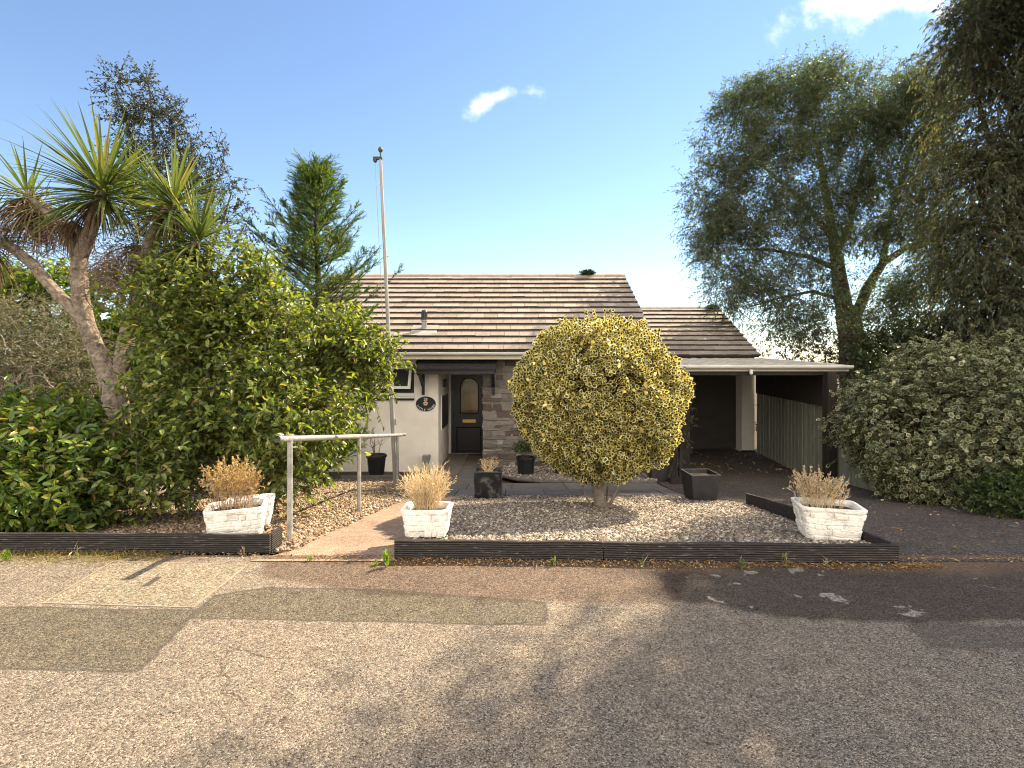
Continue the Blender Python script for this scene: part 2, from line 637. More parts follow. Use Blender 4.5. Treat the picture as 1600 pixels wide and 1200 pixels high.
road_mat = tarmac('road_surface', [(0.0, (0.045, 0.038, 0.031)), (0.22, (0.15, 0.125, 0.098)), (0.75, (0.255, 0.215, 0.17)), (1.0, (0.43, 0.375, 0.305))],
                  (0.80, 0.80, 0.82), (1.08, 1.03, 0.97))
old_mat = tarmac('old_tarmac', [(0.0, (0.06, 0.052, 0.05)), (0.4, (0.125, 0.105, 0.095)), (0.8, (0.19, 0.16, 0.14)), (1.0, (0.36, 0.33, 0.30))],
                 (0.85, 0.83, 0.85), (1.15, 1.05, 1.0), 80)
lich_mat = tarmac('lichened_tarmac', [(0.0, (0.03, 0.028, 0.03)), (0.4, (0.07, 0.062, 0.062)), (0.8, (0.11, 0.098, 0.095)), (1.0, (0.30, 0.28, 0.27))],
                  (0.85, 0.83, 0.85), (1.15, 1.05, 1.0), 80, 0.9)
patch_mat = tarmac('patch_tarmac', [(0.0, (0.05, 0.05, 0.045)), (0.4, (0.125, 0.118, 0.10)), (0.8, (0.20, 0.19, 0.16)), (1.0, (0.34, 0.33, 0.29))],
                   (0.85, 0.87, 0.85), (1.05, 1.05, 1.0))
drive_mat = tarmac('drive_surface', [(0.0, (0.034, 0.028, 0.024)), (0.4, (0.085, 0.068, 0.057)), (0.8, (0.125, 0.102, 0.085)), (1.0, (0.24, 0.21, 0.18))],
                   (0.8, 0.8, 0.8), (1.2, 1.15, 1.1), 85, 0.35)
path_mat = tarmac('path_surface', [(0.0, (0.20, 0.135, 0.10)), (0.4, (0.32, 0.225, 0.17)), (0.8, (0.40, 0.29, 0.222)), (1.0, (0.50, 0.40, 0.325))],
                  (0.7, 0.66, 0.64), (1.1, 1.08, 1.05), 140)

def poly_sd(poly, X, Y):
    """signed distance to a polygon, positive inside"""
    n = len(poly); inside = np.zeros(X.shape, bool); d = np.full(X.shape, 1e9)
    for i in range(n):
        (x0, y0), (x1, y1) = poly[i], poly[(i + 1) % n]
        ex, ey = x1 - x0, y1 - y0
        t_ = np.clip(((X - x0) * ex + (Y - y0) * ey) / (ex * ex + ey * ey + 1e-12), 0, 1)
        d = np.minimum(d, np.hypot(X - x0 - t_ * ex, Y - y0 - t_ * ey))
        c_ = ((y0 > Y) != (y1 > Y)) & (X < (x1 - x0) * (Y - y0) / (y1 - y0 + 1e-12) + x0)
        inside ^= c_
    return np.where(inside, d, -d)


def rough_noise(X, Y, seed, f0=5.0, octs=4):
    r0 = np.random.default_rng(seed); v = np.zeros(X.shape); a_ = 1.0
    for o_ in range(octs):
        for _ in range(4):
            k = r0.normal(size=2) * f0 * 2 ** o_
            v += a_ * np.sin(X * k[0] + Y * k[1] + r0.uniform(0, 6.28)) / 4
        a_ *= .6
    return v


gx = np.concatenate([[-60, -30, -15, -9], np.arange(-6, 6.01, .022), [9, 15, 30, 60]])
gy = np.concatenate([[-7, -3, -1, .5, 1.2], np.arange(1.6, 4.03, .0045)])
GX, GYY = np.meshgrid(gx, gy)
rnz = rough_noise(GX, GYY, 4) * .035
soft = lambda sd, w: np.clip(sd / w + .5, 0, 1)
w_old = soft(poly_sd([(-1.95, 4.1), (-1.75, 3.62), onroad(500, 915), onroad(600, 932), onroad(850, 938), onroad(1060, 945), (1.5, 4.1)], GX, GYY) + rnz, .07)
w_lich = soft(poly_sd([(1.15, 4.1), onroad(1050, 940), onroad(1230, 962), onroad(1400, 972), onroad(1640, 975), (9, 2.9), (9, 4.1)], GX, GYY) + rnz * 1.4, .06)
w_patch = np.maximum.reduce([soft(poly_sd(q_, GX, GYY) + rnz * .45, .022) for q_ in (
    [onroad(335, 930), onroad(420, 918), onroad(620, 922), onroad(850, 942), onroad(850, 976), onroad(560, 972), onroad(300, 966)],
    [onroad(-90, 950), onroad(60, 948), onroad(305, 955), onroad(265, 1002), onroad(215, 1050), onroad(-200, 1040)])])
w_patch = np.maximum(w_patch, .22 * soft(poly_sd([onroad(1420, 978), onroad(1700, 974), onroad(1700, 1016), onroad(1450, 1012)], GX, GYY) + rnz * .5, .04))
w_dirt = np.clip(1 - (np.interp(GX, [-6, -1.95, -.9, 2.9, 6], [4.12, 4.09, 3.93, 3.83, 3.95]) - GYY + rnz * 2.5) / .17, 0, 1)
rd = put('road', MB().grid(np.stack([GX, GYY, np.zeros_like(GX)], -1)), None)
for nm, wv in (('w_old', w_old), ('w_lich', w_lich), ('w_patch', w_patch), ('w_dirt', w_dirt)):
    a_ = rd.data.attributes.new(nm, 'FLOAT', 'POINT')
    a_.data.foreach_set('value', np.ascontiguousarray(wv.ravel(), dtype=np.float32))
rd.data.materials.append(road_mat)
structure(rd)
t_ = road_mat.node_tree
pb_ = next(n for n in t_.nodes if n.type == 'BSDF_PRINCIPLED')
cc = pb_.inputs['Base Color'].links[0].from_socket


def attr(t, nm):
    n = t.nodes.new('ShaderNodeAttribute'); n.attribute_name = nm
    return n.outputs['Fac']


rco = obj_co(t_)
spots = nd(t_, 'ShaderNodeTexVoronoi', Scale=4.6, Randomness=1.0)
wv_ = nd(t_, 'ShaderNodeTexNoise', Scale=10.0, Detail=5.0)
t_.links.new(rco, wv_.inputs['Vector'])
vm = t_.nodes.new('ShaderNodeVectorMath'); vm.operation = 'MULTIPLY_ADD'
vm.inputs[1].default_value = (.28, .28, .28)
t_.links.new(wv_.outputs['Color'], vm.inputs[0]); t_.links.new(rco, vm.inputs[2])
t_.links.new(vm.outputs[0], spots.inputs['Vector'])
ss = t_.nodes.new('ShaderNodeSeparateColor'); t_.links.new(spots.outputs['Color'], ss.inputs[0])
sm = math_n(t_, 'MULTIPLY', math_n(t_, 'SUBTRACT', math_n(t_, 'MULTIPLY', ss.outputs[1], .40), spots.outputs['Distance']), 14.0, None, True)
sm = math_n(t_, 'MULTIPLY', sm, ramp(t_, noise_n(t_, rco, 55, 3), [(.38, (.15, .15, .15)), (.6, (1, 1, 1))]))
cc = mixc(t_, attr(t_, 'w_old'), cc, mixc(t_, 1.0, cc, (0.66, 0.58, 0.54), 'MULTIPLY'))
cc = mixc(t_, attr(t_, 'w_patch'), cc, mixc(t_, 1.0, cc, (0.60, 0.61, 0.56), 'MULTIPLY'))
wp_ = attr(t_, 'w_patch')
seam = math_n(t_, 'MULTIPLY', math_n(t_, 'MULTIPLY', wp_, math_n(t_, 'SUBTRACT', 1.0, wp_)), 2.6, None, True)
cc = mixc(t_, seam, cc, (0.045, 0.038, 0.032))
ck = nd(t_, 'ShaderNodeTexVoronoi', Scale=0.55, Randomness=1.0)
ck.feature = 'DISTANCE_TO_EDGE'
cw_ = nd(t_, 'ShaderNodeTexNoise', Scale=3.0, Detail=6.0)
t_.links.new(rco, cw_.inputs['Vector'])
cv_ = t_.nodes.new('ShaderNodeVectorMath'); cv_.operation = 'MULTIPLY_ADD'; cv_.inputs[1].default_value = (.5, .5, .5)
t_.links.new(cw_.outputs['Color'], cv_.inputs[0]); t_.links.new(rco, cv_.inputs[2]); t_.links.new(cv_.outputs[0], ck.inputs['Vector'])
ckm = math_n(t_, 'MULTIPLY', math_n(t_, 'LESS_THAN', ck.outputs['Distance'], 0.0035), ramp(t_, noise_n(t_, rco, 1.3, 3), [(.5, (0, 0, 0)), (.62, (.75, .75, .75))]))
cc = mixc(t_, ckm, cc, (0.03, 0.026, 0.022))
lich_c = mixc(t_, math_n(t_, 'MULTIPLY', sm, .75), mixc(t_, 1.0, cc, (0.36, 0.33, 0.34), 'MULTIPLY'), (0.40, 0.375, 0.33))
cc = mixc(t_, attr(t_, 'w_lich'), cc, lich_c)
cc = mixc(t_, math_n(t_, 'MULTIPLY', attr(t_, 'w_dirt'), .7), cc, ramp(t_, noise_n(t_, rco, 40, 4), [(.35, (.07, .045, .028)), (.68, (.22, .145, .08))]))
t_.links.new(cc, pb_.inputs['Base Color'])
structure(put('far_verge', MB().grid([[(x, y, 0.03 + 0.02 * (y < -7.5)) for x in np.linspace(-60, 60, 21)] for y in (-14, -7.0)]),
              M('verge_grass', (0.03, 0.05, 0.015), (0.07, 0.09, 0.03), 12, 0.9, 0.6, 60)))


# driveway: tarmac falling from the road to the garage
rows = []
for y in (3.9, 4.0, 4.6, 5.4, 6.3, 7.3, 8.3, 9.2, 10.3, 11.4, 12.6, 14.0):
    xl = np.interp(y, [3.9, 6.65, 6.7, 14], [2.93, 3.1, 2.55, 2.75])
    xr = np.interp(y, [3.9, 5.6, 7.5, 14], [11, 6.6, 6.2, 6.9])
    rows.append([(xl + (xr - xl) * k / 8, y, gz(y) + 0.004) for k in range(9)])
structure(put('driveway', MB().grid(rows), drive_mat))

# footpath from the road to the door
rows = []
for y in (3.9, 4.1, 4.8, 5.6, 6.5, 7.55):
    xl = np.interp(y, [3.9, 4.1, 7.5], [-2.0, -1.86, -1.52]); xr = np.interp(y, [3.9, 7.5], [-0.86, -0.80])
    rows.append([(xl + (xr - xl) * k / 6, y, gz(y) + (0.012 if y > 4.5 else 0.006)) for k in range(7)])
structure(put('footpath', MB().grid(rows), path_mat))

# paving slabs in front of the house
slab_mat = M('paving_slab', (0.10, 0.088, 0.078), (0.19, 0.165, 0.145), 5, 0.85, 0.4, 70, 0.25, isl=(0.35, [(0, (0.09, 0.08, 0.075)), (0.6, (0.16, 0.14, 0.12)), (1, (0.22, 0.185, 0.15))]))
pv = MB()


def slab(x0, x1, y0, y1, h=0.02):
    g_ = 0.005
    c = [(x0 + g_, y0 + g_), (x1 - g_, y0 + g_), (x1 - g_, y1 - g_), (x0 + g_, y1 - g_)]
    hh = h + random.uniform(-.004, .004)
    pv.hexa([(a, b, gz(b) - 0.04) for a, b in c] + [(a, b, gz(b) + hh) for a, b in c])


for j, (a, b) in enumerate(((7.55, 8.3), (8.3, 9.05))):
    x = -1.6 + 0.25 * j
    while x < 2.5:
        w = random.choice((0.6, 0.75, 0.9))
        slab(x, min(x + w, 2.55), a, b)
        x += w
for a, b in ((9.05, 9.7), (9.7, 10.45), (10.45, 11.2), (11.2, 12.0), (12.0, 13.2)):
    slab(-1.62, -1.1, a, b); slab(-1.1, -0.52 if b < 11.3 else -0.66, a, b)
structure(put('paving', pv, slab_mat, bevel=0.004))


# gravel beds: soil sheet below, countless pebbles on top
def bed_z(y):
    return gz(y) + float(np.interp(y, [3.9, 4.4, 5.2, 7.5, 9.0, 11.4], [0.085, 0.075, 0.035, 0.018, 0.018, 0.035]))


gravel_base = M('gravel_base', (0.09, 0.07, 0.05), (0.22, 0.18, 0.14), 45, 0.9, 0.9, 60, 0.2)
right_poly = lambda y: (np.interp(y, [3.9, 7.5], [-0.84, -0.78]), np.interp(y, [3.9, 6.6, 7.5], [2.88, 3.06, 2.6]))
left_poly = lambda y: (-7.5, np.interp(y, [4.1, 7.5, 9.5, 9.6], [-1.82, -1.48, -1.60, -1.60]))
border_front = lambda x: np.interp(x, [-0.5, -0.2, 0.1, 0.5, 1.2, 2.6], [10.6, 9.95, 9.4, 9.15, 9.07, 9.07])


def bed(name, rowsfn, y0, y1, ny=12, lift=0.0):
    rws = []
    for y in np.linspace(y0, y1, ny):
        a, b = rowsfn(y)
        rws.append([(a + (b - a) * k / 6, y, bed_z(y) - 0.012 + lift) for k in range(7)])
    return structure(put(name, MB().grid(rws), gravel_base))


bed('gravel_bed', right_poly, 3.93, 7.55)
rws = []
for y in (4.14, 5, 6, 7, 8.3, 9, 9.6):
    a, b = left_poly(y)
    rws.append([(a + (b - a) * k / 8, y, gz(y) + (0.008 if k == 8 else 0.016)) for k in range(9)])
structure(put('gravel_bed', MB().grid(rws), gravel_base))
rws = []
for t in np.linspace(0, 1, 6):
    rws.append([(x, border_front(x) + (11.38 - border_front(x)) * t, bed_z(border_front(x) + (11.38 - border_front(x)) * t) + 0.03) for x in np.linspace(-0.5, 2.6, 12)])
structure(put('wall_border', MB().grid(rws), gravel_base))


def pebbles(name, n, sampler, size, mat, seed, flat=0.6):
    r = np.random.default_rng(seed)
    c = sampler(r, n)
    n = len(c)
    base = np.array([(-1, -1, -1), (1, -1, -1), (1, 1, -1), (-1, 1, -1), (-.6, -.6, 1), (.6, -.6, 1), (.6, .6, 1), (-.6, .6, 1)], float) * 0.5
    V = base[None] + r.normal(size=(n, 8, 3)) * 0.12
    s = size * r.lognormal(0, 0.32, n)
    V = V * s[:, None, None] * np.stack([r.uniform(.7, 1.35, n), r.uniform(.7, 1.2, n), np.full(n, flat) * r.uniform(.7, 1.2, n)], 1)[:, None]
    # random tilt
    ax = rnd_unit(r, n); an = r.normal(0, 0.45, n); az = r.uniform(0, 6.28, n)
    K = np.zeros((n, 3, 3)); K[:, 0, 1] = -ax[:, 2]; K[:, 0, 2] = ax[:, 1]; K[:, 1, 0] = ax[:, 2]; K[:, 1, 2] = -ax[:, 0]; K[:, 2, 0] = -ax[:, 1]; K[:, 2, 1] = ax[:, 0]
    Rm = np.eye(3)[None] + np.sin(an)[:, None, None] * K + (1 - np.cos(an))[:, None, None] * (K @ K)
    Z = np.zeros((n, 3, 3)); Z[:, 0, 0] = np.cos(az); Z[:, 0, 1] = -np.sin(az); Z[:, 1, 0] = np.sin(az); Z[:, 1, 1] = np.cos(az); Z[:, 2, 2] = 1
    V = V @ np.transpose(Rm @ Z, (0, 2, 1)) + c[:, None]
    f = np.array([(0, 3, 2, 1), (4, 5, 6, 7), (0, 1, 5, 4), (1, 2, 6, 5), (2, 3, 7, 6), (3, 0, 4, 7)])
    F = (f[None] + (np.arange(n) * 8)[:, None, None]).reshape(-1, 4)
    o = put(name, np_mesh(name, V.reshape(-1, 3), [F]), mat)
    return stuff(o)


def samp(fn, y0, y1, zlift=0.004, xmin=None):
    def s(r, n):
        y = r.uniform(y0, y1, n)
        a = np.array([fn(v) for v in y])
        x = a[:, 0] + (a[:, 1] - a[:, 0]) * r.uniform(0, 1, n)
        if xmin is not None:
            x = r.uniform(xmin, a[:, 1])
        return np.stack([x, y, np.array([bed_z(v) for v in y]) + zlift + r.uniform(-.006, .008, n)], 1)
    return s


gstone = M('garden_gravel', (0.2, 0.17, 0.14), (0.36, 0.31, 0.26), 30, 0.8, 0.0, 60, 0.25,
           isl=(0.8, [(0, (0.03, 0.023, 0.018)), (0.38, (0.12, 0.095, 0.072)), (0.68, (0.25, 0.205, 0.16)), (0.9, (0.40, 0.345, 0.28)), (1, (0.62, 0.56, 0.48))]))
tstone = M('tan_gravel', (0.2, 0.15, 0.1), (0.36, 0.28, 0.2), 30, 0.8, 0.0, 60, 0.25,
           isl=(0.8, [(0, (0.05, 0.033, 0.022)), (0.35, (0.15, 0.10, 0.065)), (0.65, (0.26, 0.19, 0.125)), (0.88, (0.38, 0.295, 0.205)), (1, (0.55, 0.47, 0.37))]))
pebbles('gravel', 62000, samp(right_poly, 3.97, 7.5, 0.0), 0.0175, gstone, 3)


def left_s(r, n):
    y = r.uniform(4.16, 9.5, n)
    b = np.array([left_poly(v)[1] for v in y])
    x = b - np.abs(r.uniform(0, 1, n)) * (b + 4.9) + r.normal(0, .02, n)
    return np.stack([x, y, np.array([gz(v) for v in y]) + 0.02 + r.uniform(-.006, .008, n)], 1)


pebbles('gravel', 40000, left_s, 0.019, tstone, 4)


def border_s(r, n):
    x = r.uniform(-0.5, 2.6, n)
    f = np.array([border_front(v) for v in x])
    y = f + (11.36 - f) * r.uniform(0, 1, n)
    return np.stack([x, y, np.array([bed_z(v) for v in y]) + 0.04], 1)


pebbles('gravel', 7000, border_s, 0.026, gstone, 5)

# ================================================================== HOUSE
render_white = M('white_render', (0.66, 0.60, 0.515), (0.83, 0.78, 0.70), 1.3, 0.85, 0.35, 110, 0.2)
upvc = M('white_plastic', (0.66, 0.64, 0.58), (0.76, 0.745, 0.70), 3, 0.45, 0.05, 30, 0.4)
gutter_m = M('weathered_gutter', (0.46, 0.45, 0.41), (0.68, 0.665, 0.62), 5, 0.5, 0.1, 40, 0.4, stretch=(0.6, 4, 4))
fascia_m = M('cream_fascia', (0.50, 0.45, 0.34), (0.62, 0.57, 0.45), 3, 0.6, 0.1, 40, 0.3)
black_paint = M('black_paint', (0.010, 0.010, 0.012), (0.020, 0.019, 0.020), 8, 0.45, 0.15, 60, 0.4)
door_paint = M('door_paint', (0.013, 0.013, 0.016), (0.022, 0.021, 0.024), 4, 0.35, 0.1, 50, 0.5)
dark_wood = M('dark_stained_wood', (0.012, 0.010, 0.009), (0.035, 0.029, 0.024), 3, 0.75, 0.4, 30, 0.25, stretch=(6, 6, 1))
brass = M('brass', (0.55, 0.36, 0.12), (0.68, 0.46, 0.18), 8, 0.35, 0.05, 60, 0.5, 0.85)
glass_dark = M('dark_glass', (0.02, 0.022, 0.022), (0.03, 0.032, 0.032), 2, 0.06, 0.0, 10, 0.6)
tile_m = M('roof_tile', (0.18, 0.152, 0.13), (0.305, 0.262, 0.224), 5, 0.9, 0.5, 70, 0.2,
           isl=(0.45, [(0, (0.16, 0.132, 0.112)), (0.5, (0.265, 0.222, 0.188)), (1, (0.36, 0.31, 0.268))]))
# lichen and grime on the tiles
tt = tile_m.node_tree
tb = next(n for n in tt.nodes if n.type == 'BSDF_PRINCIPLED')
src = tb.inputs['Base Color'].links[0].from_socket
co_ = obj_co(tt)
li = ramp(tt, noise_n(tt, co_, 22, 5, 0.7), [(0.58, (0, 0, 0)), (0.70, (1, 1, 1))])
colr = mixc(tt, math_n(tt, 'MULTIPLY', li, 0.55), src, (0.075, 0.06, 0.05))
li2 = ramp(tt, noise_n(tt, co_, 1.1, 5, 0.7), [(0.50, (0, 0, 0)), (0.72, (1, 1, 1))])
colr = mixc(tt, math_n(tt, 'MULTIPLY', li2, 0.5), colr, (0.25, 0.205, 0.165))
tt.links.new(colr, tb.inputs['Base Color'])
moss_m = M('moss', (0.02, 0.024, 0.012), (0.05, 0.055, 0.02), 30, 0.95, 0.8, 60, 0.1)
slate_m = M('canopy_felt', (0.018, 0.016, 0.016), (0.055, 0.048, 0.045), 18, 0.85, 0.6, 80, 0.2, contrast=(0.4, 0.8))


def tiled(mb, x0, x1, ye, ze, yr, zr, n, tw, lip=0.062):
    run = yr - ye; rise = zr - ze
    Ls = math.hypot(run, rise)
    ay, az = run / Ls, rise / Ls
    nyy, nzz = -rise / Ls, run / Ls
    if run < 0:
        nyy, nzz = rise / Ls, -run / Ls
    gz_ = Ls / n
    for i in range(n):
        off = (i % 2) * tw / 2 + random.uniform(-.02, .02)
        x = x0 - off
        while x < x1 - 0.01:
            a = max(x + 0.003, x0); b = min(x + tw - 0.003, x1)
            x += tw
            if b - a < 0.03:
                continue
            s0 = i * gz_ + random.gauss(0, 0.003); s1 = min((i + 1) * gz_ + 0.03, Ls)
            lo, hi = lip + random.gauss(0, 0.0025), 0.012
            P = []
            for h0, h1 in ((-0.004, -0.02), (lo, hi)):
                for (xx, s, h) in ((a, s0, h0), (b, s0, h0), (b, s1, h1), (a, s1, h1)):
                    P.append((xx, ye + ay * s + nyy * h, ze + az * s + nzz * h))
            mb.hexa(P)
    return mb


house = thing('bungalow', 'white rendered bungalow with stone panel, dark arched-window door and brown tiled roof', 'house', (-1.0, 13.3, -0.93))
WL, WR, YF, YB = -4.75, 3.0, 11.4, 17.4
w = MB()
zt = 1.66
w.box(WL, -3.9, YF, YF + .25, -1.1, zt); w.box(-3.9, -2.18, YF, YF + .25, -1.1, 0.78); w.box(-3.9, -2.18, YF, YF + .25, 1.40, zt)
w.box(-2.18, -1.64, YF, YF + .25, -1.1, zt)
w.box(-1.84, -1.64, YF + .25, 13.6, -1.1, zt)
w.box(-1.64, -0.40, 13.36, 13.6, 1.2, zt)          # over the door
w.box(-0.64, 2.98, YF + 0.05, YF + .3, -1.1, zt)     # behind the stone
w.box(-0.64, -0.44, YF + .3, 13.6, -1.1, zt)
w.box(WR - .2, WR, YF + .3, YB, -1.1, zt)
w.box(WL, WL + .2, YF + .25, YB, -1.1, zt); w.box(WL + .2, WR - .2, YB - .2, YB, -1.1, zt)
put('wall', w, render_white, house)
for xa, xb in ((WL + 0.01, WL + .2), (WR - .2, WR - 0.01)):
    gb = MB()
    gb.add([(xa, 11.0, zt), (xa, 17.8, zt), (xa, 14.4, 3.78), (xb, 11.0, zt), (xb, 17.8, zt), (xb, 14.4, 3.78)],
           [(0, 1, 2), (5, 4, 3), (0, 3, 4, 1), (1, 4, 5, 2), (2, 5, 3, 0)])
    put('gable', gb, render_white, house)
ce = MB().box(-1.64, -0.64, YF - 0.0, 13.36, 1.50, 1.56)
put('porch_ceiling', ce, fascia_m, house)
# roof
YE, ZE, YR, ZR = 10.88, 1.70, 14.4, 3.86
rf = tiled(MB(), -5.05, 3.16, YE, ZE, YR, ZR, 14, 0.325)
tiled(rf, -5.05, 3.16, 2 * YR - YE, ZE, YR, ZR, 14, 0.325)
edge_m = M('tile_edge_shade', (0.022, 0.018, 0.015), (0.06, 0.05, 0.042), 14, 0.95, 0.3)


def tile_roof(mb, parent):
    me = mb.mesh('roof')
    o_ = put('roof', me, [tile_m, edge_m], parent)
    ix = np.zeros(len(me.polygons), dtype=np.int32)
    ix[2::6] = 1                     # lower edge of every tile coloured dark as the course shadow line
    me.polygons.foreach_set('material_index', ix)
    return o_


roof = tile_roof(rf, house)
ridge = MB()
x = -5.05
while x < 3.1:
    b = min(x + 0.45, 3.17)
    prof = [(-.15, -.09), (-.09, -.01), (0, .035), (.09, -.01), (.15, -.09)]
    ridge.add([(xx, YR + p[0], ZR + 0.03 + p[1] + e) for xx, e in ((x + .004, .0), (b - .004, .006)) for p in prof] +
              [(xx, YR + p[0] * .85, ZR - .0 + p[1]) for xx in (x + .004, b - .004) for p in prof],
              [(k, k + 1, k + 6, k + 5) for k in range(4)] + [(0, 10, 11, 12, 13, 14, 4, 3, 2, 1), (5, 6, 7, 8, 9, 19, 18, 17, 16, 15)])
    x += 0.45
put('ridge', ridge, tile_m, roof)
under = MB()
sl = (ZR - ZE) / (YR - YE)
under.add([(-5.0, YE, ZE - .03), (3.12, YE, ZE - .03), (3.12, YR, ZR - .03), (-5.0, YR, ZR - .03), (-5.0, 2 * YR - YE, ZE - .03), (3.12, 2 * YR - YE, ZE - .03)],
          [(0, 1, 2, 3), (3, 2, 5, 4)])
put('underlay', under, dark_wood, roof)
bb_m = M('bargeboard_paint', (0.10, 0.095, 0.09), (0.2, 0.19, 0.18), 6, 0.7, 0.2)
for xx in (3.10, -5.04):
    vb = MB()
    for s in (1, -1):
        a = Vector((xx, YR + s * (YE - YR), ZE - .08)); b = Vector((xx, YR, ZR - .08))
        vb.bar(a, b, 0.03, 0.13, (0, 0, 1))
    put('bargeboard', vb, bb_m, roof)
r_ = np.random.default_rng(31)
P, D, N, A, B = crown(r_, [(2.12, 14.35, 3.95, .2, .1, .05)], 500, 4, .05, shell=(0, 1))
put('moss', leaves('moss', P, D, N, .04, .02, 'kite'), moss_m, roof)
# gutter + fascia
gt = MB()
n = 9
prof = [(math.cos(math.pi * k / (n - 1)) * .055, -math.sin(math.pi * k / (n - 1)) * .06) for k in range(n)]


def gutter_run(x0, x1, y, z, mb):
    pr = [(-p[0], p[1]) for p in prof] + [(p[0] * .9, p[1] * .9 + .003) for p in prof]
    m_ = len(pr)
    o = len(mb.v)
    for xx in (x0, x1):
        mb.v += [(xx, y + p[0], z + p[1]) for p in pr]
    for k in range(m_):
        a, b = o + k, o + (k + 1) % m_
        mb.f.append((a, b, b + m_, a + m_))
    mb.f.append(tuple(range(o, o + m_))[::-1]); mb.f.append(tuple(range(o + m_, o + 2 * m_)))
    for s in np.arange(x0 + 0.5, x1, 0.95):
        pr2 = [(-p[0] * 1.12, p[1] * 1.12 + .004) for p in prof]
        o = len(mb.v)
        for xx in (s - .02, s + .02):
            mb.v += [(xx, y + p[0], z + p[1]) for p in pr2]
        for k in range(len(pr2) - 1):
            mb.f.append((o + k, o + k + 1, o + len(pr2) + k + 1, o + len(pr2) + k))
    return mb


put('gutter', gutter_run(-5.05, 3.12, 10.84, 1.675, gt), gutter_m, house)
put('fascia', MB().box(-5.0, 3.1, 10.90, 10.925, 1.53, 1.69), fascia_m, house, bevel=.003)
put('soffit', MB().box(-5.0, 3.1, 10.925, 11.4, 1.555, 1.575), fascia_m, house)
# vent pipe with lead flashing
vy = 11.68; vz = ZE + (vy - YE) * sl
vp = put('vent_pipe', MB().lathe([(.062, -.1), (.062, .2), (.075, .2), (.075, .235), (.06, .24), (.066, .25), (.066, .42), (.05, .45), (0.02, .47), (0, .47)], (-2.0, vy, vz), 16), None, house)
vp.data.materials.append(M('vent_plastic', (0.16, 0.16, 0.15), (0.30, 0.30, 0.28), 9, 0.6, 0.2))
put('vent_cowl', MB().lathe([(.068, .24), (.072, .25), (.072, .42), (.055, .455), (0.0, .475)], (-2.0, vy, vz), 16), black_paint, vp)
fl = MB()
for xa, xb in ((-2.28, -1.70),):
    fl.hexa([(xx, y_, ZE + (y_ - YE) * sl + h) for h in (.02, .045) for xx, y_ in ((xa, 11.5), (xb, 11.5), (xb, 11.82), (xa, 11.82))])
put('vent_flashing', fl, M('lead', (0.22, 0.23, 0.22), (0.36, 0.37, 0.35), 9, 0.6, 0.3), vp, bevel=.004)

# stone facing: coursed slate rubble, every stone set on its own
st = MB()
z = -1.05
while z < 1.56:
    h = random.choice((.05, .065, .08, .10, .12, .15))
    x = -0.66
    while x < 2.96:
        l = random.uniform(.14, .46) * (0.8 if h > .1 else 1)
        b = min(x + l, 2.98)
        pr = random.uniform(.0, .035)
        j = lambda s=.010: random.gauss(0, s * 1.5)
        zz1 = min(z + h, 1.555)
        y0 = YF - pr
        st.hexa([(x + .006 + j(), y0 + j(.004), z + .005 + j(.006)), (b - .006 + j(), y0 + j(.004), z + .005 + j(.006)), (b - .004, YF + .06, z + .004), (x + .004, YF + .06, z + .004),
                 (x + .006 + j(), y0 + j(.004), zz1 - .005 + j(.006)), (b - .006 + j(), y0 + j(.004), zz1 - .005 + j(.006)), (b - .004, YF + .06, zz1 - .004), (x + .004, YF + .06, zz1 - .004)])
        x = b if b < 2.97 else 9
    z += h
stone_m = M('slate_stone', (0.12, 0.10, 0.09), (0.24, 0.20, 0.175), 9, 0.85, 0.9, 35, 0.25,
            isl=(0.72, [(0, (0.05, 0.034, 0.030)), (0.26, (0.085, 0.058, 0.051)), (0.28, (0.13, 0.115, 0.10)), (0.58, (0.20, 0.178, 0.152)), (0.8, (0.10, 0.093, 0.09)), (1, (0.30, 0.27, 0.23))]), dist=0.02)
sw = put('stone_wall', st, stone_m, house, bevel=.006)
put('mortar', MB().box(-0.645, 2.985, YF + .004, YF + .05, -1.1, 1.555), M('mortar', (0.22, 0.195, 0.165), (0.33, 0.295, 0.25), 12, 0.95, 0.6), sw)

# front door in the recess
DY = 13.3
put('door_frame', MB().box(-1.638, -1.575, DY - .06, DY + .05, -.93, 1.2).box(-.69, -.642, DY - .06, DY + .05, -.93, 1.2).box(-1.575, -.69, DY - .06, DY + .05, 1.13, 1.2).box(-1.575, -.69, DY - .06, DY + .05, -.95, -.905), upvc, house, bevel=.004)
# leaf with an arched light
dl, dr, db, dt = -1.573, -.692, -.90, 1.128
ga = [at(719.5, 645, DY).x, at(747.5, 645, DY).x]
gcx = (ga[0] + ga[1]) / 2; gr = (ga[1] - ga[0]) / 2
gb_, gtop = at(0, 646, DY).z, at(0, 591, DY).z
zc = gtop - gr
K = 14
arch = [(gcx + gr * math.cos(math.pi * k / K), zc + gr * math.sin(math.pi * k / K)) for k in range(K + 1)]
inner = [(ga[1], gb_)] + arch + [(ga[0], gb_)]
outer = [(dr, gb_)]
for k, (ax_, az_) in enumerate(arch):
    a = math.pi * k / K
    c, s = math.cos(a), math.sin(a)
    if a < math.pi / 4:
        outer.append((dr, zc + (az_ - zc) * (dt - zc) / (gr * math.sin(math.pi / 4)) * 1.0))
    elif a > 3 * math.pi / 4:
        outer.append((dl, zc + (az_ - zc) * (dt - zc) / (gr * math.sin(math.pi / 4))))
    else:
        tq = (a - math.pi / 4) / (math.pi / 2)
        outer.append((dr + (dl - dr) * tq, dt))
outer.append((dl, gb_))
door = MB()
m_ = len(inner)
V = [(p[0], DY - .03, p[1]) for p in inner] + [(p[0], DY - .03, p[1]) for p in outer] + [(p[0], DY + .015, p[1]) for p in inner]
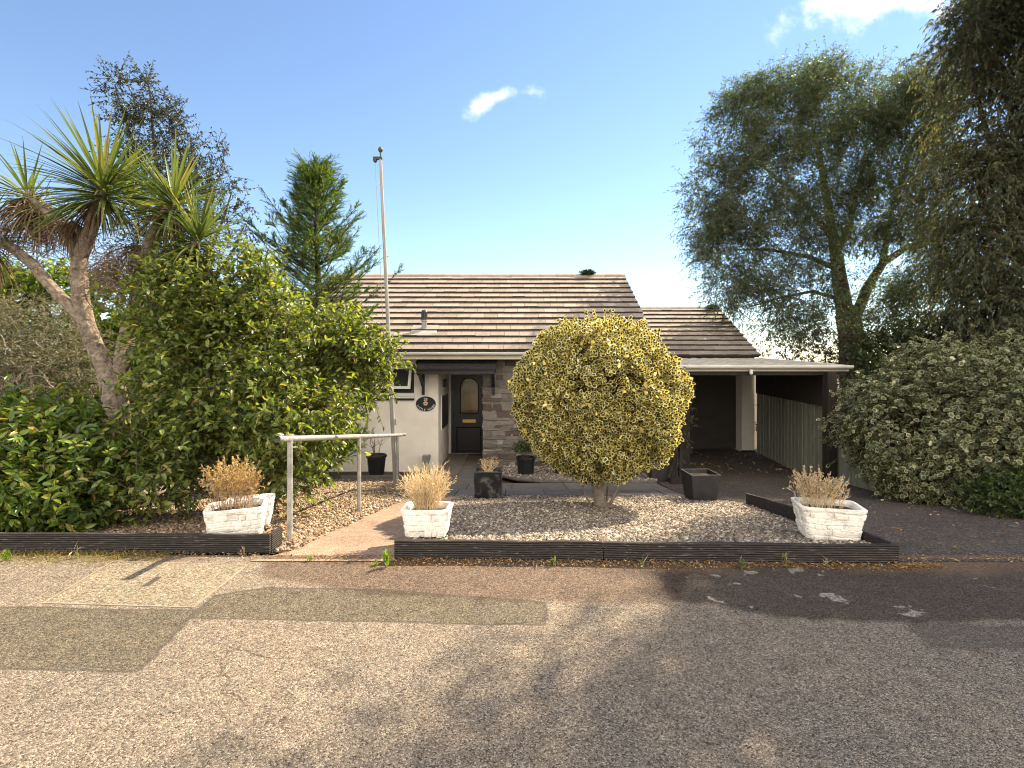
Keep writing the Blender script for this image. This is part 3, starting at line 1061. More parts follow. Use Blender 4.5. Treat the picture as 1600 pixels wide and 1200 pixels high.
F = [(k, m_ + k, m_ + k + 1, k + 1) for k in range(m_ - 1)] + [(k, k + 1, 2 * m_ + k + 1, 2 * m_ + k) for k in range(m_ - 1)] + [(m_ - 1, 0, 2 * m_, 3 * m_ - 1)]
door.add(V, F)
pl, pr_, pb, pt = at(713, 0, DY).x, at(752, 0, DY).x, at(0, 706, DY).z, at(0, 667, DY).z
lo = [(dl, db), (dr, db), (dr, gb_), (dl, gb_)]; hi = [(pl, pb), (pr_, pb), (pr_, pt), (pl, pt)]
inn = [(pl + .03, pb + .03), (pr_ - .03, pb + .03), (pr_ - .03, pt - .03), (pl + .03, pt - .03)]
door.add([(p[0], DY - .03, p[1]) for p in lo] + [(p[0], DY - .03, p[1]) for p in hi] + [(p[0], DY - .008, p[1]) for p in inn],
         [(k, (k + 1) % 4, 4 + (k + 1) % 4, 4 + k) for k in range(4)] + [(4 + k, 4 + (k + 1) % 4, 8 + (k + 1) % 4, 8 + k) for k in range(4)] + [(8, 9, 10, 11)])
door.box(dl, dr, DY + .02, DY + .035, db, dt)
dr_o = put('door', door, door_paint, house)
gm = M('door_glass', (0.045, 0.045, 0.04), (0.07, 0.07, 0.06), 30, 0.03, 0.05, 25, 1.0)
bsd = next(n for n in gm.node_tree.nodes if n.type == 'BSDF_PRINCIPLED')
bsd.inputs['Metallic'].default_value = 0.3
for e in [n for n in gm.node_tree.nodes if n.type == 'VALTORGB'][:1]:
    e.color_ramp.elements[0].color = (0.10, 0.10, 0.085, 1); e.color_ramp.elements[1].color = (0.16, 0.155, 0.13, 1)
put('door_glass', MB().add([(p[0], DY + .008, p[1]) for p in inner], [tuple(range(m_))]), gm, dr_o)
put('glass_bead', MB().tube([(p[0], DY - .03, p[1]) for p in inner] + [(inner[0][0], DY - .03, inner[0][1])], .011, 6), door_paint, dr_o)
lp0, lp1 = at(723, 655, DY), at(743.5, 660, DY)
put('letter_plate', MB().box(lp0.x, lp1.x, DY - .045, DY - .031, lp1.z, lp0.z), brass, dr_o, bevel=.003)
put('door_handle', MB().box(-1.535, -1.50, DY - .045, DY - .031, .0, .17).tube([(-1.517, DY - .04, .08), (-1.517, DY - .085, .08), (-1.42, DY - .085, .08)], .009, 8), black_paint, dr_o)
put('door_step', MB().box(-1.63, -.65, 12.95, DY - .07, -.95, -.905), M('step_paint', (0.05, 0.022, 0.018), (0.085, 0.04, 0.03), 8, 0.6, 0.2), house, bevel=.006)
# narrow dark side window and lamp in the recess
swn = put('side_window', MB().box(-1.64, -1.615, 11.80, 12.95, -.11, .70), upvc, house, bevel=.003)
put('pane', MB().box(-1.615, -1.606, 11.83, 12.92, -.085, .675), M('side_glass', (0.012, 0.013, 0.016), (0.02, 0.02, 0.024), 3, 0.12, 0.0), swn)
put('door_lamp', MB().box(-1.64, -1.57, 12.1, 12.24, .87, 1.04).box(-1.63, -1.56, 12.08, 12.26, 1.04, 1.055), black_paint, house, bevel=.004)

# window left of the sign, the top-hung casement tilted open
wn = put('window', MB().box(-3.9, -3.84, YF + .04, YF + .12, .78, 1.40).box(-2.24, -2.18, YF + .04, YF + .12, .78, 1.40).box(-3.84, -2.24, YF + .04, YF + .12, 1.34, 1.40).box(-3.84, -2.24, YF + .04, YF + .12, .78, .84).box(-3.06, -3.0, YF + .04, YF + .12, .84, 1.34), M('window_frame_dark', (0.03, 0.028, 0.028), (0.05, 0.047, 0.045), 6, 0.5, 0.1), house, bevel=.003)
put('pane', MB().box(-3.84, -3.06, YF + .085, YF + .095, .84, 1.34).box(-3.0, -2.24, YF + .085, YF + .095, .84, 1.34), glass_dark, wn)
ca = MB()
T = Vector((0, YF + .03, 1.34)); tilt = R(24); dn = Vector((0, -math.sin(tilt), -math.cos(tilt)))
cl, cr, ch = -3.0, -2.23, .47
for a, b in (((cl, 0), (cr, 0)), ((cl, ch), (cr, ch)), ((cl + .03, 0.03), (cl + .03, ch - .03)), ((cr - .03, 0.03), (cr - .03, ch - .03))):
    pa = T + dn * a[1] + Vector((a[0], 0, 0)); pb2 = T + dn * b[1] + Vector((b[0], 0, 0))
    ca.bar(pa, pb2, .06, .05, (0, 1, 0.01))
cs = put('casement', ca, upvc, wn, bevel=.004)
nrm = Vector((0, -math.cos(tilt), math.sin(tilt)))
gq = [T + dn * .03 + Vector((cl + .05, 0, 0)), T + dn * .03 + Vector((cr - .05, 0, 0)), T + dn * (ch - .03) + Vector((cr - .05, 0, 0)), T + dn * (ch - .03) + Vector((cl + .05, 0, 0))]
put('casement_pane', MB().hexa(gq + [p + nrm * .006 for p in gq]), glass_dark, cs)
put('window_sill', MB().box(-3.95, -2.165, YF - .07, YF + .03, .72, .775).box(-3.95, -2.165, YF - .04, YF - .002, .665, .715), upvc, wn, bevel=.004)
put('sill_shade', MB().box(-3.95, -2.17, YF - .035, YF - .002, .62, .66), black_paint, wn)  # black strip standing in for the shade under the sill

# door canopy
cn = put('door_canopy', MB().hexa([(-2.05, 10.70, 1.22), (-.36, 10.70, 1.22), (-.36, 10.76, 1.22), (-2.05, 10.76, 1.22), (-2.05, 10.70, 1.315), (-.36, 10.70, 1.315), (-.36, 10.76, 1.315), (-2.05, 10.76, 1.315)])
         .box(-2.05, -2.0, 10.76, 11.39, 1.22, 1.30).box(-.41, -.36, 10.76, 11.36, 1.22, 1.30).box(-2.0, -.41, 11.33, 11.36, 1.22, 1.42), black_paint, house, bevel=.005)
cr_ = MB()
for i in range(3):
    s0, s1 = i / 3, (i + 1) / 3
    y0, y1 = 10.64 + .74 * s0, 10.64 + .74 * s1 + .03
    z0, z1 = 1.315 + .225 * s0 + .03, 1.315 + .225 * s1 + .012
    x = -2.09 - .12 * (i % 2)
    while x < -.33:
        a, b = max(x, -2.09) + .003, min(x + .28, -.33) - .003
        cr_.hexa([(a, y0, z0 - .028), (b, y0, z0 - .028), (b, y1, z1 - .028), (a, y1, z1 - .028), (a, y0, z0), (b, y0, z0), (b, y1, z1), (a, y1, z1)])
        x += .28
put('canopy_roof', cr_, slate_m, cn)
br = MB()
for bx in (-1.97, -.41):
    br.box(bx - .03, bx + .03, 11.33, 11.398, .74, 1.22)
    pts = [(bx, 11.33, .95), (bx, 11.24, 1.0), (bx, 11.08, 1.10), (bx, 10.93, 1.19), (bx, 10.78, 1.23)]
    for a, b in zip(pts[:-1], pts[1:]):
        br.bar(a, b, .055, .07)
put('canopy_bracket', MB().add(br.v[:len(br.v) // 2], br.f[:len(br.f) // 2]), black_paint, cn)
h2 = len(br.v) // 2
put('canopy_bracket', MB().add(br.v[h2:], [tuple(i - h2 for i in f) for f in br.f[len(br.f) // 2:]]), black_paint, cn)

# oval house sign
sgn_c = at(665.5, 631, YF)
sg = thing('house_sign', 'black oval house sign with white lettering and a pink rose on white wall', 'sign', (sgn_c.x, YF - .01, sgn_c.z))
rx, rz_ = .222, .166


def oval(rx, rz, y0, y1, n=48):
    mb = MB()
    a = [(sgn_c.x + rx * math.cos(2 * math.pi * k / n), sgn_c.z + rz * math.sin(2 * math.pi * k / n)) for k in range(n)]
    mb.add([(p[0], y0, p[1]) for p in a] + [(p[0], y1, p[1]) for p in a], [(k, (k + 1) % n, n + (k + 1) % n, n + k) for k in range(n)] + [tuple(range(n)), tuple(range(2 * n - 1, n - 1, -1))])
    return mb


put('border', oval(rx + .007, rz_ + .007, YF - .012, YF + .002), upvc, sg)
put('plate', oval(rx, rz_, YF - .018, YF - .0125), black_paint, sg)
white_l = M('sign_white', (0.75, 0.74, 0.70), (0.8, 0.79, 0.76), 5, 0.5, 0)
tx = MB()


def glyph(ch_, size, x, z, ang):
    cu_ = bpy.data.curves.new('lettering', 'FONT')
    cu_.body = ch_; cu_.size = size; cu_.align_x = 'CENTER'; cu_.align_y = 'CENTER'; cu_.extrude = .0015
    ob = bpy.data.objects.new('lettering', cu_)
    COL.objects.link(ob)
    bpy.context.view_layer.update()
    me = bpy.data.meshes.new_from_object(ob.evaluated_get(bpy.context.evaluated_depsgraph_get()))
    ca_, sa_ = math.cos(ang), math.sin(ang)
    tx.add([(x + v.co.x * ca_ - v.co.y * sa_, YF - .0205 - v.co.z, z + v.co.x * sa_ + v.co.y * ca_) for v in me.vertices], [tuple(p.vertices) for p in me.polygons])
    bpy.data.objects.remove(ob); bpy.data.curves.remove(cu_); bpy.data.meshes.remove(me)


glyph('28', .085, sgn_c.x - .005, sgn_c.z + .098, 0)
word = 'LITTLE HAVEN'
for i, ch_ in enumerate(word):
    th = R(196 + (344 - 196) * i / (len(word) - 1))
    ex, ez = (rx - .036) * math.cos(th), (rz_ - .034) * math.sin(th)
    tang = math.atan2((rz_ - .034) * math.cos(th), -(rx - .036) * math.sin(th))
    if ch_ != ' ':
        glyph(ch_, .062, sgn_c.x + ex, sgn_c.z + ez, tang)
put('lettering', tx, white_l, sg)
fw = MB()
for k in range(5):
    a = R(90 + 72 * k)
    c_ = (sgn_c.x - .005 + .026 * math.cos(a), sgn_c.z + .012 + .026 * math.sin(a))
    fw.add([(c_[0] + .026 * math.cos(q), YF - .021 - .001 * k, c_[1] + .026 * math.sin(q)) for q in np.linspace(0, 2 * math.pi, 10)[:-1]], [tuple(range(9))])
put('rose', fw, M('rose_pink', (0.62, 0.30, 0.30), (0.78, 0.50, 0.47), 60, 0.5, 0), sg)
put('rose_heart', MB().add([(sgn_c.x - .005 + .02 * math.cos(q), YF - .0275, sgn_c.z + .012 + .02 * math.sin(q)) for q in np.linspace(0, 2 * math.pi, 10)[:-1]], [tuple(range(9))]), M('rose_red', (0.42, 0.10, 0.11), (0.5, 0.16, 0.15), 60, 0.5, 0), sg)
rl_m = M('rose_leaf', (0.05, 0.09, 0.04), (0.09, 0.14, 0.07), 60, 0.5, 0)
for (dx, dz, a) in ((-.06, .012, 160), (-.045, -.02, 200), (.05, -.02, -20), (.045, .03, 25)):
    q = R(a)
    c_ = (sgn_c.x + dx, sgn_c.z + dz)
    lf = MB().add([(c_[0] + .024 * math.cos(q) * t_ - s_ * .009 * math.sin(q), YF - .0205, c_[1] + .024 * math.sin(q) * t_ + s_ * .009 * math.cos(q)) for t_, s_ in ((-1, 0), (0, -1), (1, 0), (0, 1))], [(0, 1, 2, 3)])
    put('rose_leaf', lf, rl_m, sg)

# garage
gar = thing('garage', 'attached garage with dark ribbed door, white pillar and low brown tiled roof', 'garage', (4.8, 13.9, -0.93))
GY = 13.9
gw = MB().box(6.08, 6.42, 13.55, 14.2, -1.0, 1.58).box(3.0, 3.7, GY + .02, 14.2, -1.0, 1.58).box(3.7, 6.08, GY + .02, 14.2, 1.22, 1.58)
gw.box(6.22, 6.42, 14.2, 18.6, -1.0, 1.58).box(3.0, 6.22, 18.4, 18.6, -1.0, 1.58)
put('wall', gw, render_white, gar, bevel=.006)
gd = MB()
for i in range(22):
    z0 = -.9 + i * .096
    gd.hexa([(3.7, GY, z0), (6.08, GY, z0), (6.08, GY + .02, z0), (3.7, GY + .02, z0), (3.7, GY + .008, z0 + .096), (6.08, GY + .008, z0 + .096), (6.08, GY + .02, z0 + .096), (3.7, GY + .02, z0 + .096)])
put('garage_door', gd, M('garage_door_paint', (0.045, 0.038, 0.034), (0.06, 0.052, 0.046), 4, 0.5, 0.1, 40, 0.3), gar)
put('pillar_base', MB().box(6.06, 6.43, 13.53, 13.55, -1.0, -.88), black_paint, gar)
grf = tiled(MB(), 3.02, 6.52, 13.42, 1.60, 16.2, 3.14, 11, 0.325)
tiled(grf, 3.02, 6.52, 2 * 16.2 - 13.42, 1.60, 16.2, 3.14, 11, 0.325)
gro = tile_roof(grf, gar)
put('underlay', MB().add([(3.02, 13.42, 1.57), (6.5, 13.42, 1.57), (6.5, 16.2, 3.11), (3.02, 16.2, 3.11), (3.02, 18.98, 1.57), (6.5, 18.98, 1.57)], [(0, 1, 2, 3), (3, 2, 5, 4)]), dark_wood, gro)
gg = MB()
for xa, xb in ((6.22, 6.41),):
    gg.add([(xa, 13.6, 1.58), (xa, 18.8, 1.58), (xa, 16.2, 3.06), (xb, 13.6, 1.58), (xb, 18.8, 1.58), (xb, 16.2, 3.06)], [(0, 1, 2), (5, 4, 3), (0, 3, 4, 1), (1, 4, 5, 2), (2, 5, 3, 0)])
put('gable', gg, render_white, gar)
grd = MB()
x = 3.02
while x < 6.4:
    b = min(x + .45, 6.53)
    prof5 = [(-.15, -.09), (-.09, -.01), (0, .03), (.09, -.01), (.15, -.09)]
    grd.add([(xx, 16.2 + p[0], 3.16 + p[1]) for xx in (x + .004, b - .004) for p in prof5], [(k, k + 1, k + 6, k + 5) for k in range(4)])
    x += .45
put('ridge', grd, M('pale_ridge', (0.2, 0.18, 0.14), (0.33, 0.3, 0.24), 12, 0.9, 0.5), gro)
put('moss', leaves('moss', *crown(r_, [(6.3, 16.1, 3.14, .15, .15, .08)], 260, 4, .08, shell=(0, 1))[:3], .06, .025, 'kite'), moss_m, gro)

# carport
cp = thing('carport', 'flat carport roof on dark posts with white gutter over driveway', 'carport', (4.5, 9.3, gz(9.3)))
rows = []
for y in np.linspace(9.36, 13.4, 25):
    t = (y - 9.36) / (13.4 - 9.36)
    xl, xr = 2.70 + .36 * min(1, t * 1.6), 6.12 + .46 * t
    rows.append([(xl + (xr - xl) * k / 40, y, 1.425 + .13 * t + .012 * math.sin(k * 1.9 + 3 * t) * (1 if 0 < t < 1 else .6) + random.gauss(0, .003)) for k in range(41)])
top = np.array(rows)
crf = MB().grid(top)
bot = top.copy(); bot[..., 2] = (1.425 + .13 * (top[..., 1] - 9.36) / 4.04) - .05
crf.grid(bot, True)
r0, c0 = top.shape[:2]
nt = r0 * c0
for i in range(r0 - 1):
    for j in (0, c0 - 1):
        a, b = i * c0 + j, (i + 1) * c0 + j
        crf.f.append((a, b, nt + b, nt + a) if j == 0 else (b, a, nt + a, nt + b))
for j in range(c0 - 1):
    crf.f.append((j + 1, j, nt + j, nt + j + 1))
    a = (r0 - 1) * c0 + j
    crf.f.append((a, a + 1, nt + a + 1, nt + a))
felt = M('grey_roof_sheet', (0.30, 0.265, 0.205), (0.56, 0.50, 0.40), 2.2, 0.75, 0.5, 14, 0.3, stretch=(0.6, 2.2, 1), contrast=(0.35, 0.65))
cro = put('roof', crf, felt, cp)
put('gutter', gutter_run(2.66, 6.16, 9.27, 1.42, MB()), gutter_m, cp)
put('fascia', MB().box(2.7, 6.14, 9.33, 9.355, 1.315, 1.43), fascia_m, cp)
put('beam', MB().box(2.72, 6.12, 9.36, 9.46, 1.24, 1.365), dark_wood, cp, bevel=.006)
put('beam', MB().box(3.02, 6.3, 11.4, 11.48, 1.30, 1.42), dark_wood, cp, bevel=.006)
put('post', MB().box(5.71, 5.88, 9.26, 9.43, gz(9.3) - .05, 1.31), dark_wood, cp, bevel=.008)
put('post', MB().box(3.09, 3.23, 9.3, 9.44, gz(9.3) - .05, 1.31), dark_wood, cp, bevel=.008)
sp_ = MB().hexa([(5.86, 9.46, .64), (5.90, 9.46, .64), (6.42, 13.4, .64), (6.38, 13.4, .64), (5.86, 9.46, 1.37), (5.90, 9.46, 1.37), (6.42, 13.4, 1.49), (6.38, 13.4, 1.49)])  # plain dark sheet from fence top up to the carport roof
put('dark_sheet', sp_, M('dark_sheet_tone', (0.030, 0.026, 0.023), (0.045, 0.040, 0.036), 3, 0.85, 0.2), cp)
put('gutter_outlet', MB().lathe([(.03, .0), (.03, -.07), (.02, -.09), (0, -.09)], (4.33, 9.27, 1.35), 12), gutter_m, cp)

# fence: close vertical boards
fp = thing('wooden_fence', 'weathered green-grey fence of close vertical boards along the driveway', 'fence', (5.9, 10, gz(10)))
fb = MB()
A = Vector((6.46, 13.52, 0)); B_ = Vector((5.74, 7.85, 0))
Lf = (B_ - A).length; dv = (B_ - A).normalized(); sv = Vector((-dv.y, dv.x, 0))
s = 0.0; i = 0
while s < Lf:
    wd = random.uniform(.088, .102)
    p0 = A + dv * s; p1 = A + dv * (s + wd - .007)
    top_z = (.66 if p0.y > 9.35 else .98) + random.uniform(-.008, .008)
    off = .012 * (i % 2) + random.uniform(0, .004)
    q = [p0 + sv * off, p1 + sv * off, p1 + sv * (off + .016), p0 + sv * (off + .016)]
    fb.hexa([(v.x, v.y, gz(v.y) - .02) for v in q] + [(v.x, v.y, top_z) for v in q])
    s += wd; i += 1
fence_m = M('fence_paint', (0.17, 0.178, 0.138), (0.30, 0.305, 0.242), 4, 0.85, 0.5, 30, 0.15, stretch=(8, 8, .8), isl=(0.35, [(0, (0.13, 0.135, 0.105)), (1, (0.29, 0.29, 0.23))]))
put('board', fb, fence_m, fp)
fr = MB()
for z_ in (-.45, .3):
    fr.bar(A + sv * .06 + Vector((0, 0, z_ - .1)), B_ + sv * .06 + Vector((0, 0, z_ + .15)), .04, .08)
put('rail', fr, dark_wood, fp)

# ================================================================== GARDEN THINGS
deck = grooved('black_decking', (0.012, 0.010, 0.010), (0.040, 0.033, 0.030), 58)


def plank(a, b, h, th, label, zb=0.0, zb2=None):
    a = Vector((a[0], a[1], 0)); b = Vector((b[0], b[1], 0))
    d = (b - a).normalized(); s_ = Vector((-d.y, d.x, 0))
    zb2 = zb if zb2 is None else zb2
    n = 14
    mb = MB()
    P = []
    for k in range(n + 1):
        p = a.lerp(b, k / n) + s_ * (.006 * math.sin(k * .9 + a.x * 3) + random.gauss(0, .0015)); zz = zb + (zb2 - zb) * k / n; e = random.gauss(0, .0018)
        P.append([(p.x, p.y, zz), (p.x + s_.x * th, p.y + s_.y * th, zz), (p.x + s_.x * th, p.y + s_.y * th, zz + h + e), (p.x, p.y, zz + h + e)])
    for k in range(n + 1):
        mb.v += P[k]
    for k in range(n):
        o = 4 * k
        for j in range(4):
            mb.f.append((o + j, o + (j + 1) % 4, o + 4 + (j + 1) % 4, o + 4 + j)[::-1])
    mb.f.append((0, 1, 2, 3)); mb.f.append((4 * n + 3, 4 * n + 2, 4 * n + 1, 4 * n))
    o = put('edging_board', mb, deck, bevel=.004)
    return tag(o, label, 'edging board', 'black timber edging boards round the beds')


plank((-6.5, 4.13), (-1.94, 4.10), .15, .035, 'long black edging board in front of the glossy green shrub, left of the path', -.01)
tag(put('edging_board', MB().box(-1.972, -1.937, 4.137, 4.32, -.01, .13), deck, bevel=.004), 'short black edging board turning the corner beside the left planter', 'edging board', 'black timber edging boards round the beds')
plank((-.905, 3.935), (.695, 3.905), .155, .035, 'black edging board along the road between path and the middle of the gravel bed', -.005)
plank((.70, 3.893), (2.905, 3.835), .155, .035, 'black edging board with worn pale streaks running to the right-hand planter', -.005)
plank((2.905, 3.88), (2.945, 5.15), .14, .03, 'black edging board running back from the road behind the right-hand planter', .01, -.09)
plank((2.95, 5.17), (3.07, 6.65), .14, .03, 'black edging board beside the driveway at the far end of the gravel bed', -.12, -.34)
o = put('edging_board', MB().box(-3.2, -1.68, 9.55, 9.60, gz(9.6) - .03, gz(9.6) + .09), M('grey_timber', (0.10, 0.09, 0.08), (0.2, 0.18, 0.16), 5, 0.85, 0.4, 40, 0.2, stretch=(1, 8, 8)), bevel=.006)
tag(o, 'grey timber edging board below the pot of bare twigs', 'edging board')
# curved hose-like edging of the stone border
ed = MB().tube([(x_, border_front(x_) - .02, gz(border_front(x_)) + .035) for x_ in (-.5, -.35, -.2, -.05, .1, .3, .5, .8, 1.2, 1.7, 2.2, 2.55)], .03, 10)
tag(put('border_edging', ed, M('edging_grey', (0.08, 0.07, 0.06), (0.15, 0.13, 0.11), 12, 0.8, 0.4)), 'thin rounded edging curving round the gravel border below the stone wall', 'edging')

# handrail
steel = M('galvanised_steel', (0.20, 0.20, 0.188), (0.42, 0.413, 0.385), 9, 0.5, 0.15, 60, 0.5, 0.35)
hr = thing('handrail', 'galvanised tubular handrail on three posts beside the sloping path', 'handrail', (-1.9, 6.2, gz(6.2)))
rl = [at(433, 686, 4.22), at(453, 685.5, 4.5), at(561, 682, 6.05), at(621, 680, 8.3), at(633, 679, 8.85)]
put('rail', MB().tube(rl, .026, 14), steel, hr)
put('rail_end', MB().lathe([(.028, -.002), (.028, .012), (.0, .0045)], (0, 0, 0), 14), black_paint, hr, local=True)
re_ = bpy.data.objects['rail_end']
re_.location = rl[0] - hr.location
re_.rotation_euler = (rl[0] - rl[1]).to_track_quat('Z', 'Y').to_euler()
for (px, Yp, k) in ((453, 4.5, 1), (561, 6.05, 2), (621, 8.3, 3)):
    p = rl[k]
    po = put('post', MB().tube([(p.x, p.y, gz(p.y) - .1), (p.x, p.y, p.z - .01)], .0235, 14), steel, hr)

# flag pole
pole_m = M('pole_paint', (0.20, 0.195, 0.18), (0.36, 0.35, 0.325), 6, 0.5, 0.15, 40, 0.4, stretch=(4, 4, .7))
b0 = at(618.5, 768, 8.42); t0 = at(594.5, 248, 8.42)
fpz = thing('flagpole', 'tall thin pale flagpole leaning slightly left beside the handrail', 'flagpole', b0)
put('pole', MB().tube([b0 + (t0 - b0) * k for k in (-.015, .0, .15, .32, .321)], .037, 14).tube([b0 + (t0 - b0) * k for k in (.32, .55, .8, 1.0)], [.033, .031, .028, .025], 14), pole_m, fpz)
put('pole_collar', MB().tube([b0 + (t0 - b0) * .312, b0 + (t0 - b0) * .33], .042, 14), steel, fpz)
put('pulley', MB().box(t0.x - .12, t0.x + .03, t0.y - .025, t0.y + .025, t0.z - .02, t0.z + .03).tube([(t0.x - .09, t0.y - .03, t0.z - .03), (t0.x - .09, t0.y + .03, t0.z - .03)], .03, 12), M('dark_metal', (0.02, 0.025, 0.02), (0.05, 0.055, 0.045), 20, 0.6, 0.3), fpz, bevel=.006)
put('finial', MB().lathe([(.01, .02), (.014, .1), (.016, .105), (.034, .125), (.041, .15), (.034, .175), (.016, .192), (0, .195)], tuple(t0), 14), M('finial_metal', (0.035, 0.04, 0.03), (0.08, 0.085, 0.06), 20, 0.5, 0.3), fpz)
rp = MB()
for dx, dy in ((-.09, 0), (.02, -.035)):
    rp.tube([t0 + Vector((dx, dy, -.02)), b0 + (t0 - b0) * .5 + Vector((dx * .8 - .01, dy, 0)), b0 + (t0 - b0) * .21 + Vector((dx * .4 + .02, dy - .02, 0))], .004, 5)
put('halyard', rp, M('rope', (0.25, 0.24, 0.21), (0.4, 0.38, 0.34), 40, 0.9, 0), fpz)
put('cleat', MB().box(b0.x - .01, b0.x + .025, b0.y - .07, b0.y - .04, b0.z + 1.1, b0.z + 1.2), steel, fpz, bevel=.004)


# white stone-look planters
def block_planter(lx, ly, h, taper, seed, r=.035):
    """tapered trough, outer skin pressed with uneven blocks of walling"""
    rr = random.Random(seed)
    nz, per = 60, 220
    cr = .06
    def ring(sx, sy, u):
        # rounded rectangle parameter u in 0..1
        a, b = sx / 2, sy / 2
        P = 2 * (sx + sy)
        d = u * P
        for (x0, y0, x1, y1, l) in ((-a, -b, a, -b, sx), (a, -b, a, b, sy), (a, b, -a, b, sx), (-a, b, -a, -b, sy)):
            if d <= l + 1e-9:
                t_ = d / l
                x, y = x0 + (x1 - x0) * t_, y0 + (y1 - y0) * t_
                break
            d -= l
        # round the corner
        ex, ey = max(0, abs(x) - (a - cr)), max(0, abs(y) - (b - cr))
        if ex and ey:
            m__ = math.hypot(ex, ey)
            k_ = cr / m__ if m__ > cr else 1
            x = math.copysign(a - cr + ex * k_, x); y = math.copysign(b - cr + ey * k_, y)
        return x, y
    courses = []
    z = 0
    while z < h:
        ch = rr.uniform(.035, .062)
        joints = []
        d = rr.uniform(0, .1)
        P = 2 * (lx + ly)
        while d < P:
            joints.append(d); d += rr.uniform(.06, .17)
        courses.append((z, z + ch, joints, [rr.uniform(-.004, .006) for _ in range(len(joints) + 2)], rr.uniform(0, 6)))
        z += ch
    V = []; F = []
    for i in range(nz + 1):
        zz = h * i / nz
        k = 1 - taper * (1 - zz / h)
        for j in range(per):
            u = j / per
            x, y = ring(lx, ly, u)
            d = u * 2 * (lx + ly)
            dep = 0
            for z0, z1, js, offs, ph in courses:
                wav = .004 * math.sin(d * 17 + ph)
                if z0 <= zz - wav < z1 or (z1 >= h and zz >= z0):
                    ed_ = min(zz - wav - z0, z1 - zz + wav if z1 < h else 1)
                    jn = min([abs(d - q) for q in js] + [1])
                    idx = sum(1 for q in js if q < d)
                    ed_ = min(ed_, jn)
                    dep = -.012 * max(0, 1 - ed_ / .006) + offs[idx] * 1.1
                    break
            if zz > h - .02:
                dep = .004
            n_ = math.hypot(x, y)
            V.append((x * k + x / n_ * dep, y * k + y / n_ * dep, zz + rr.gauss(0, .0006)))
    for i in range(nz):
        for j in range(per):
            a, b = i * per + j, i * per + (j + 1) % per
            F.append((a, b, b + per, a + per))
    o1 = len(V)
    for inset, zz in ((.03, h + .003), (.045, h - .02), (.05, h - .055)):
        for j in range(per):
            x, y = ring(lx - 2 * inset, ly - 2 * inset, j / per)
            V.append((x, y, zz))
    top = nz * per
    for lvl, (a0, b0_) in enumerate(((top, o1), (o1, o1 + per), (o1 + per, o1 + 2 * per))):
        for j in range(per):
            F.append((a0 + j, a0 + (j + 1) % per, b0_ + (j + 1) % per, b0_ + j))
    F.append(tuple(range(per))[::-1])
    body = MB(); body.v = V; body.f = F
    sl_ = MB()
    pts = [ring(lx - .09, ly - .09, j / 60) for j in range(60)]
    sl_.v = [(p[0], p[1], h - .045) for p in pts] + [(p[0] * .5, p[1] * .5, h - .03) for p in pts] + [(0, 0, h - .025)]
    sl_.f = [(j, (j + 1) % 60, 60 + (j + 1) % 60, 60 + j) for j in range(60)] + [(60 + j, 60 + (j + 1) % 60, 120) for j in range(60)]
    return body, sl_


white_stone = M('white_painted_stone', (0.40, 0.365, 0.30), (0.80, 0.755, 0.68), 11, 0.8, 0.9, 75, 0.25, contrast=(0.24, 0.52))
pl_lab = ['white block-patterned planter left of the handrail, holding a brown leafy dry shrub',
          'white block-patterned planter beside the path, holding straw-coloured dry grass-like stems',
          'white block-patterned planter at the driveway corner, holding a pale dry shrub',
          'white block-patterned planter mostly hidden behind the one with the brown dead shrub']
pl_spec = [(.47, .36, .27, .16, (-2.40, 4.47, .0), 20), (.41, .30, .225, .18, (-.725, 4.40, .055), -3), (.50, .36, .275, .20, (2.70, 4.38, .03), -14), (.40, .32, .225, .16, (-2.46, 4.825, .0), 20)]
planters = []
for i, (lx, ly, h, tp, loc, a) in enumerate(pl_spec):
    body, sl_ = block_planter(lx, ly, h, tp, 11 + i)
    o = thing('stone_planter', pl_lab[i], 'planter', loc, 'white stone-look planters', R(a))
    put('trough', body.mesh('trough', False), white_stone, o, local=True)
    put('soil', sl_, soil, o, local=True)
    planters.append(o)


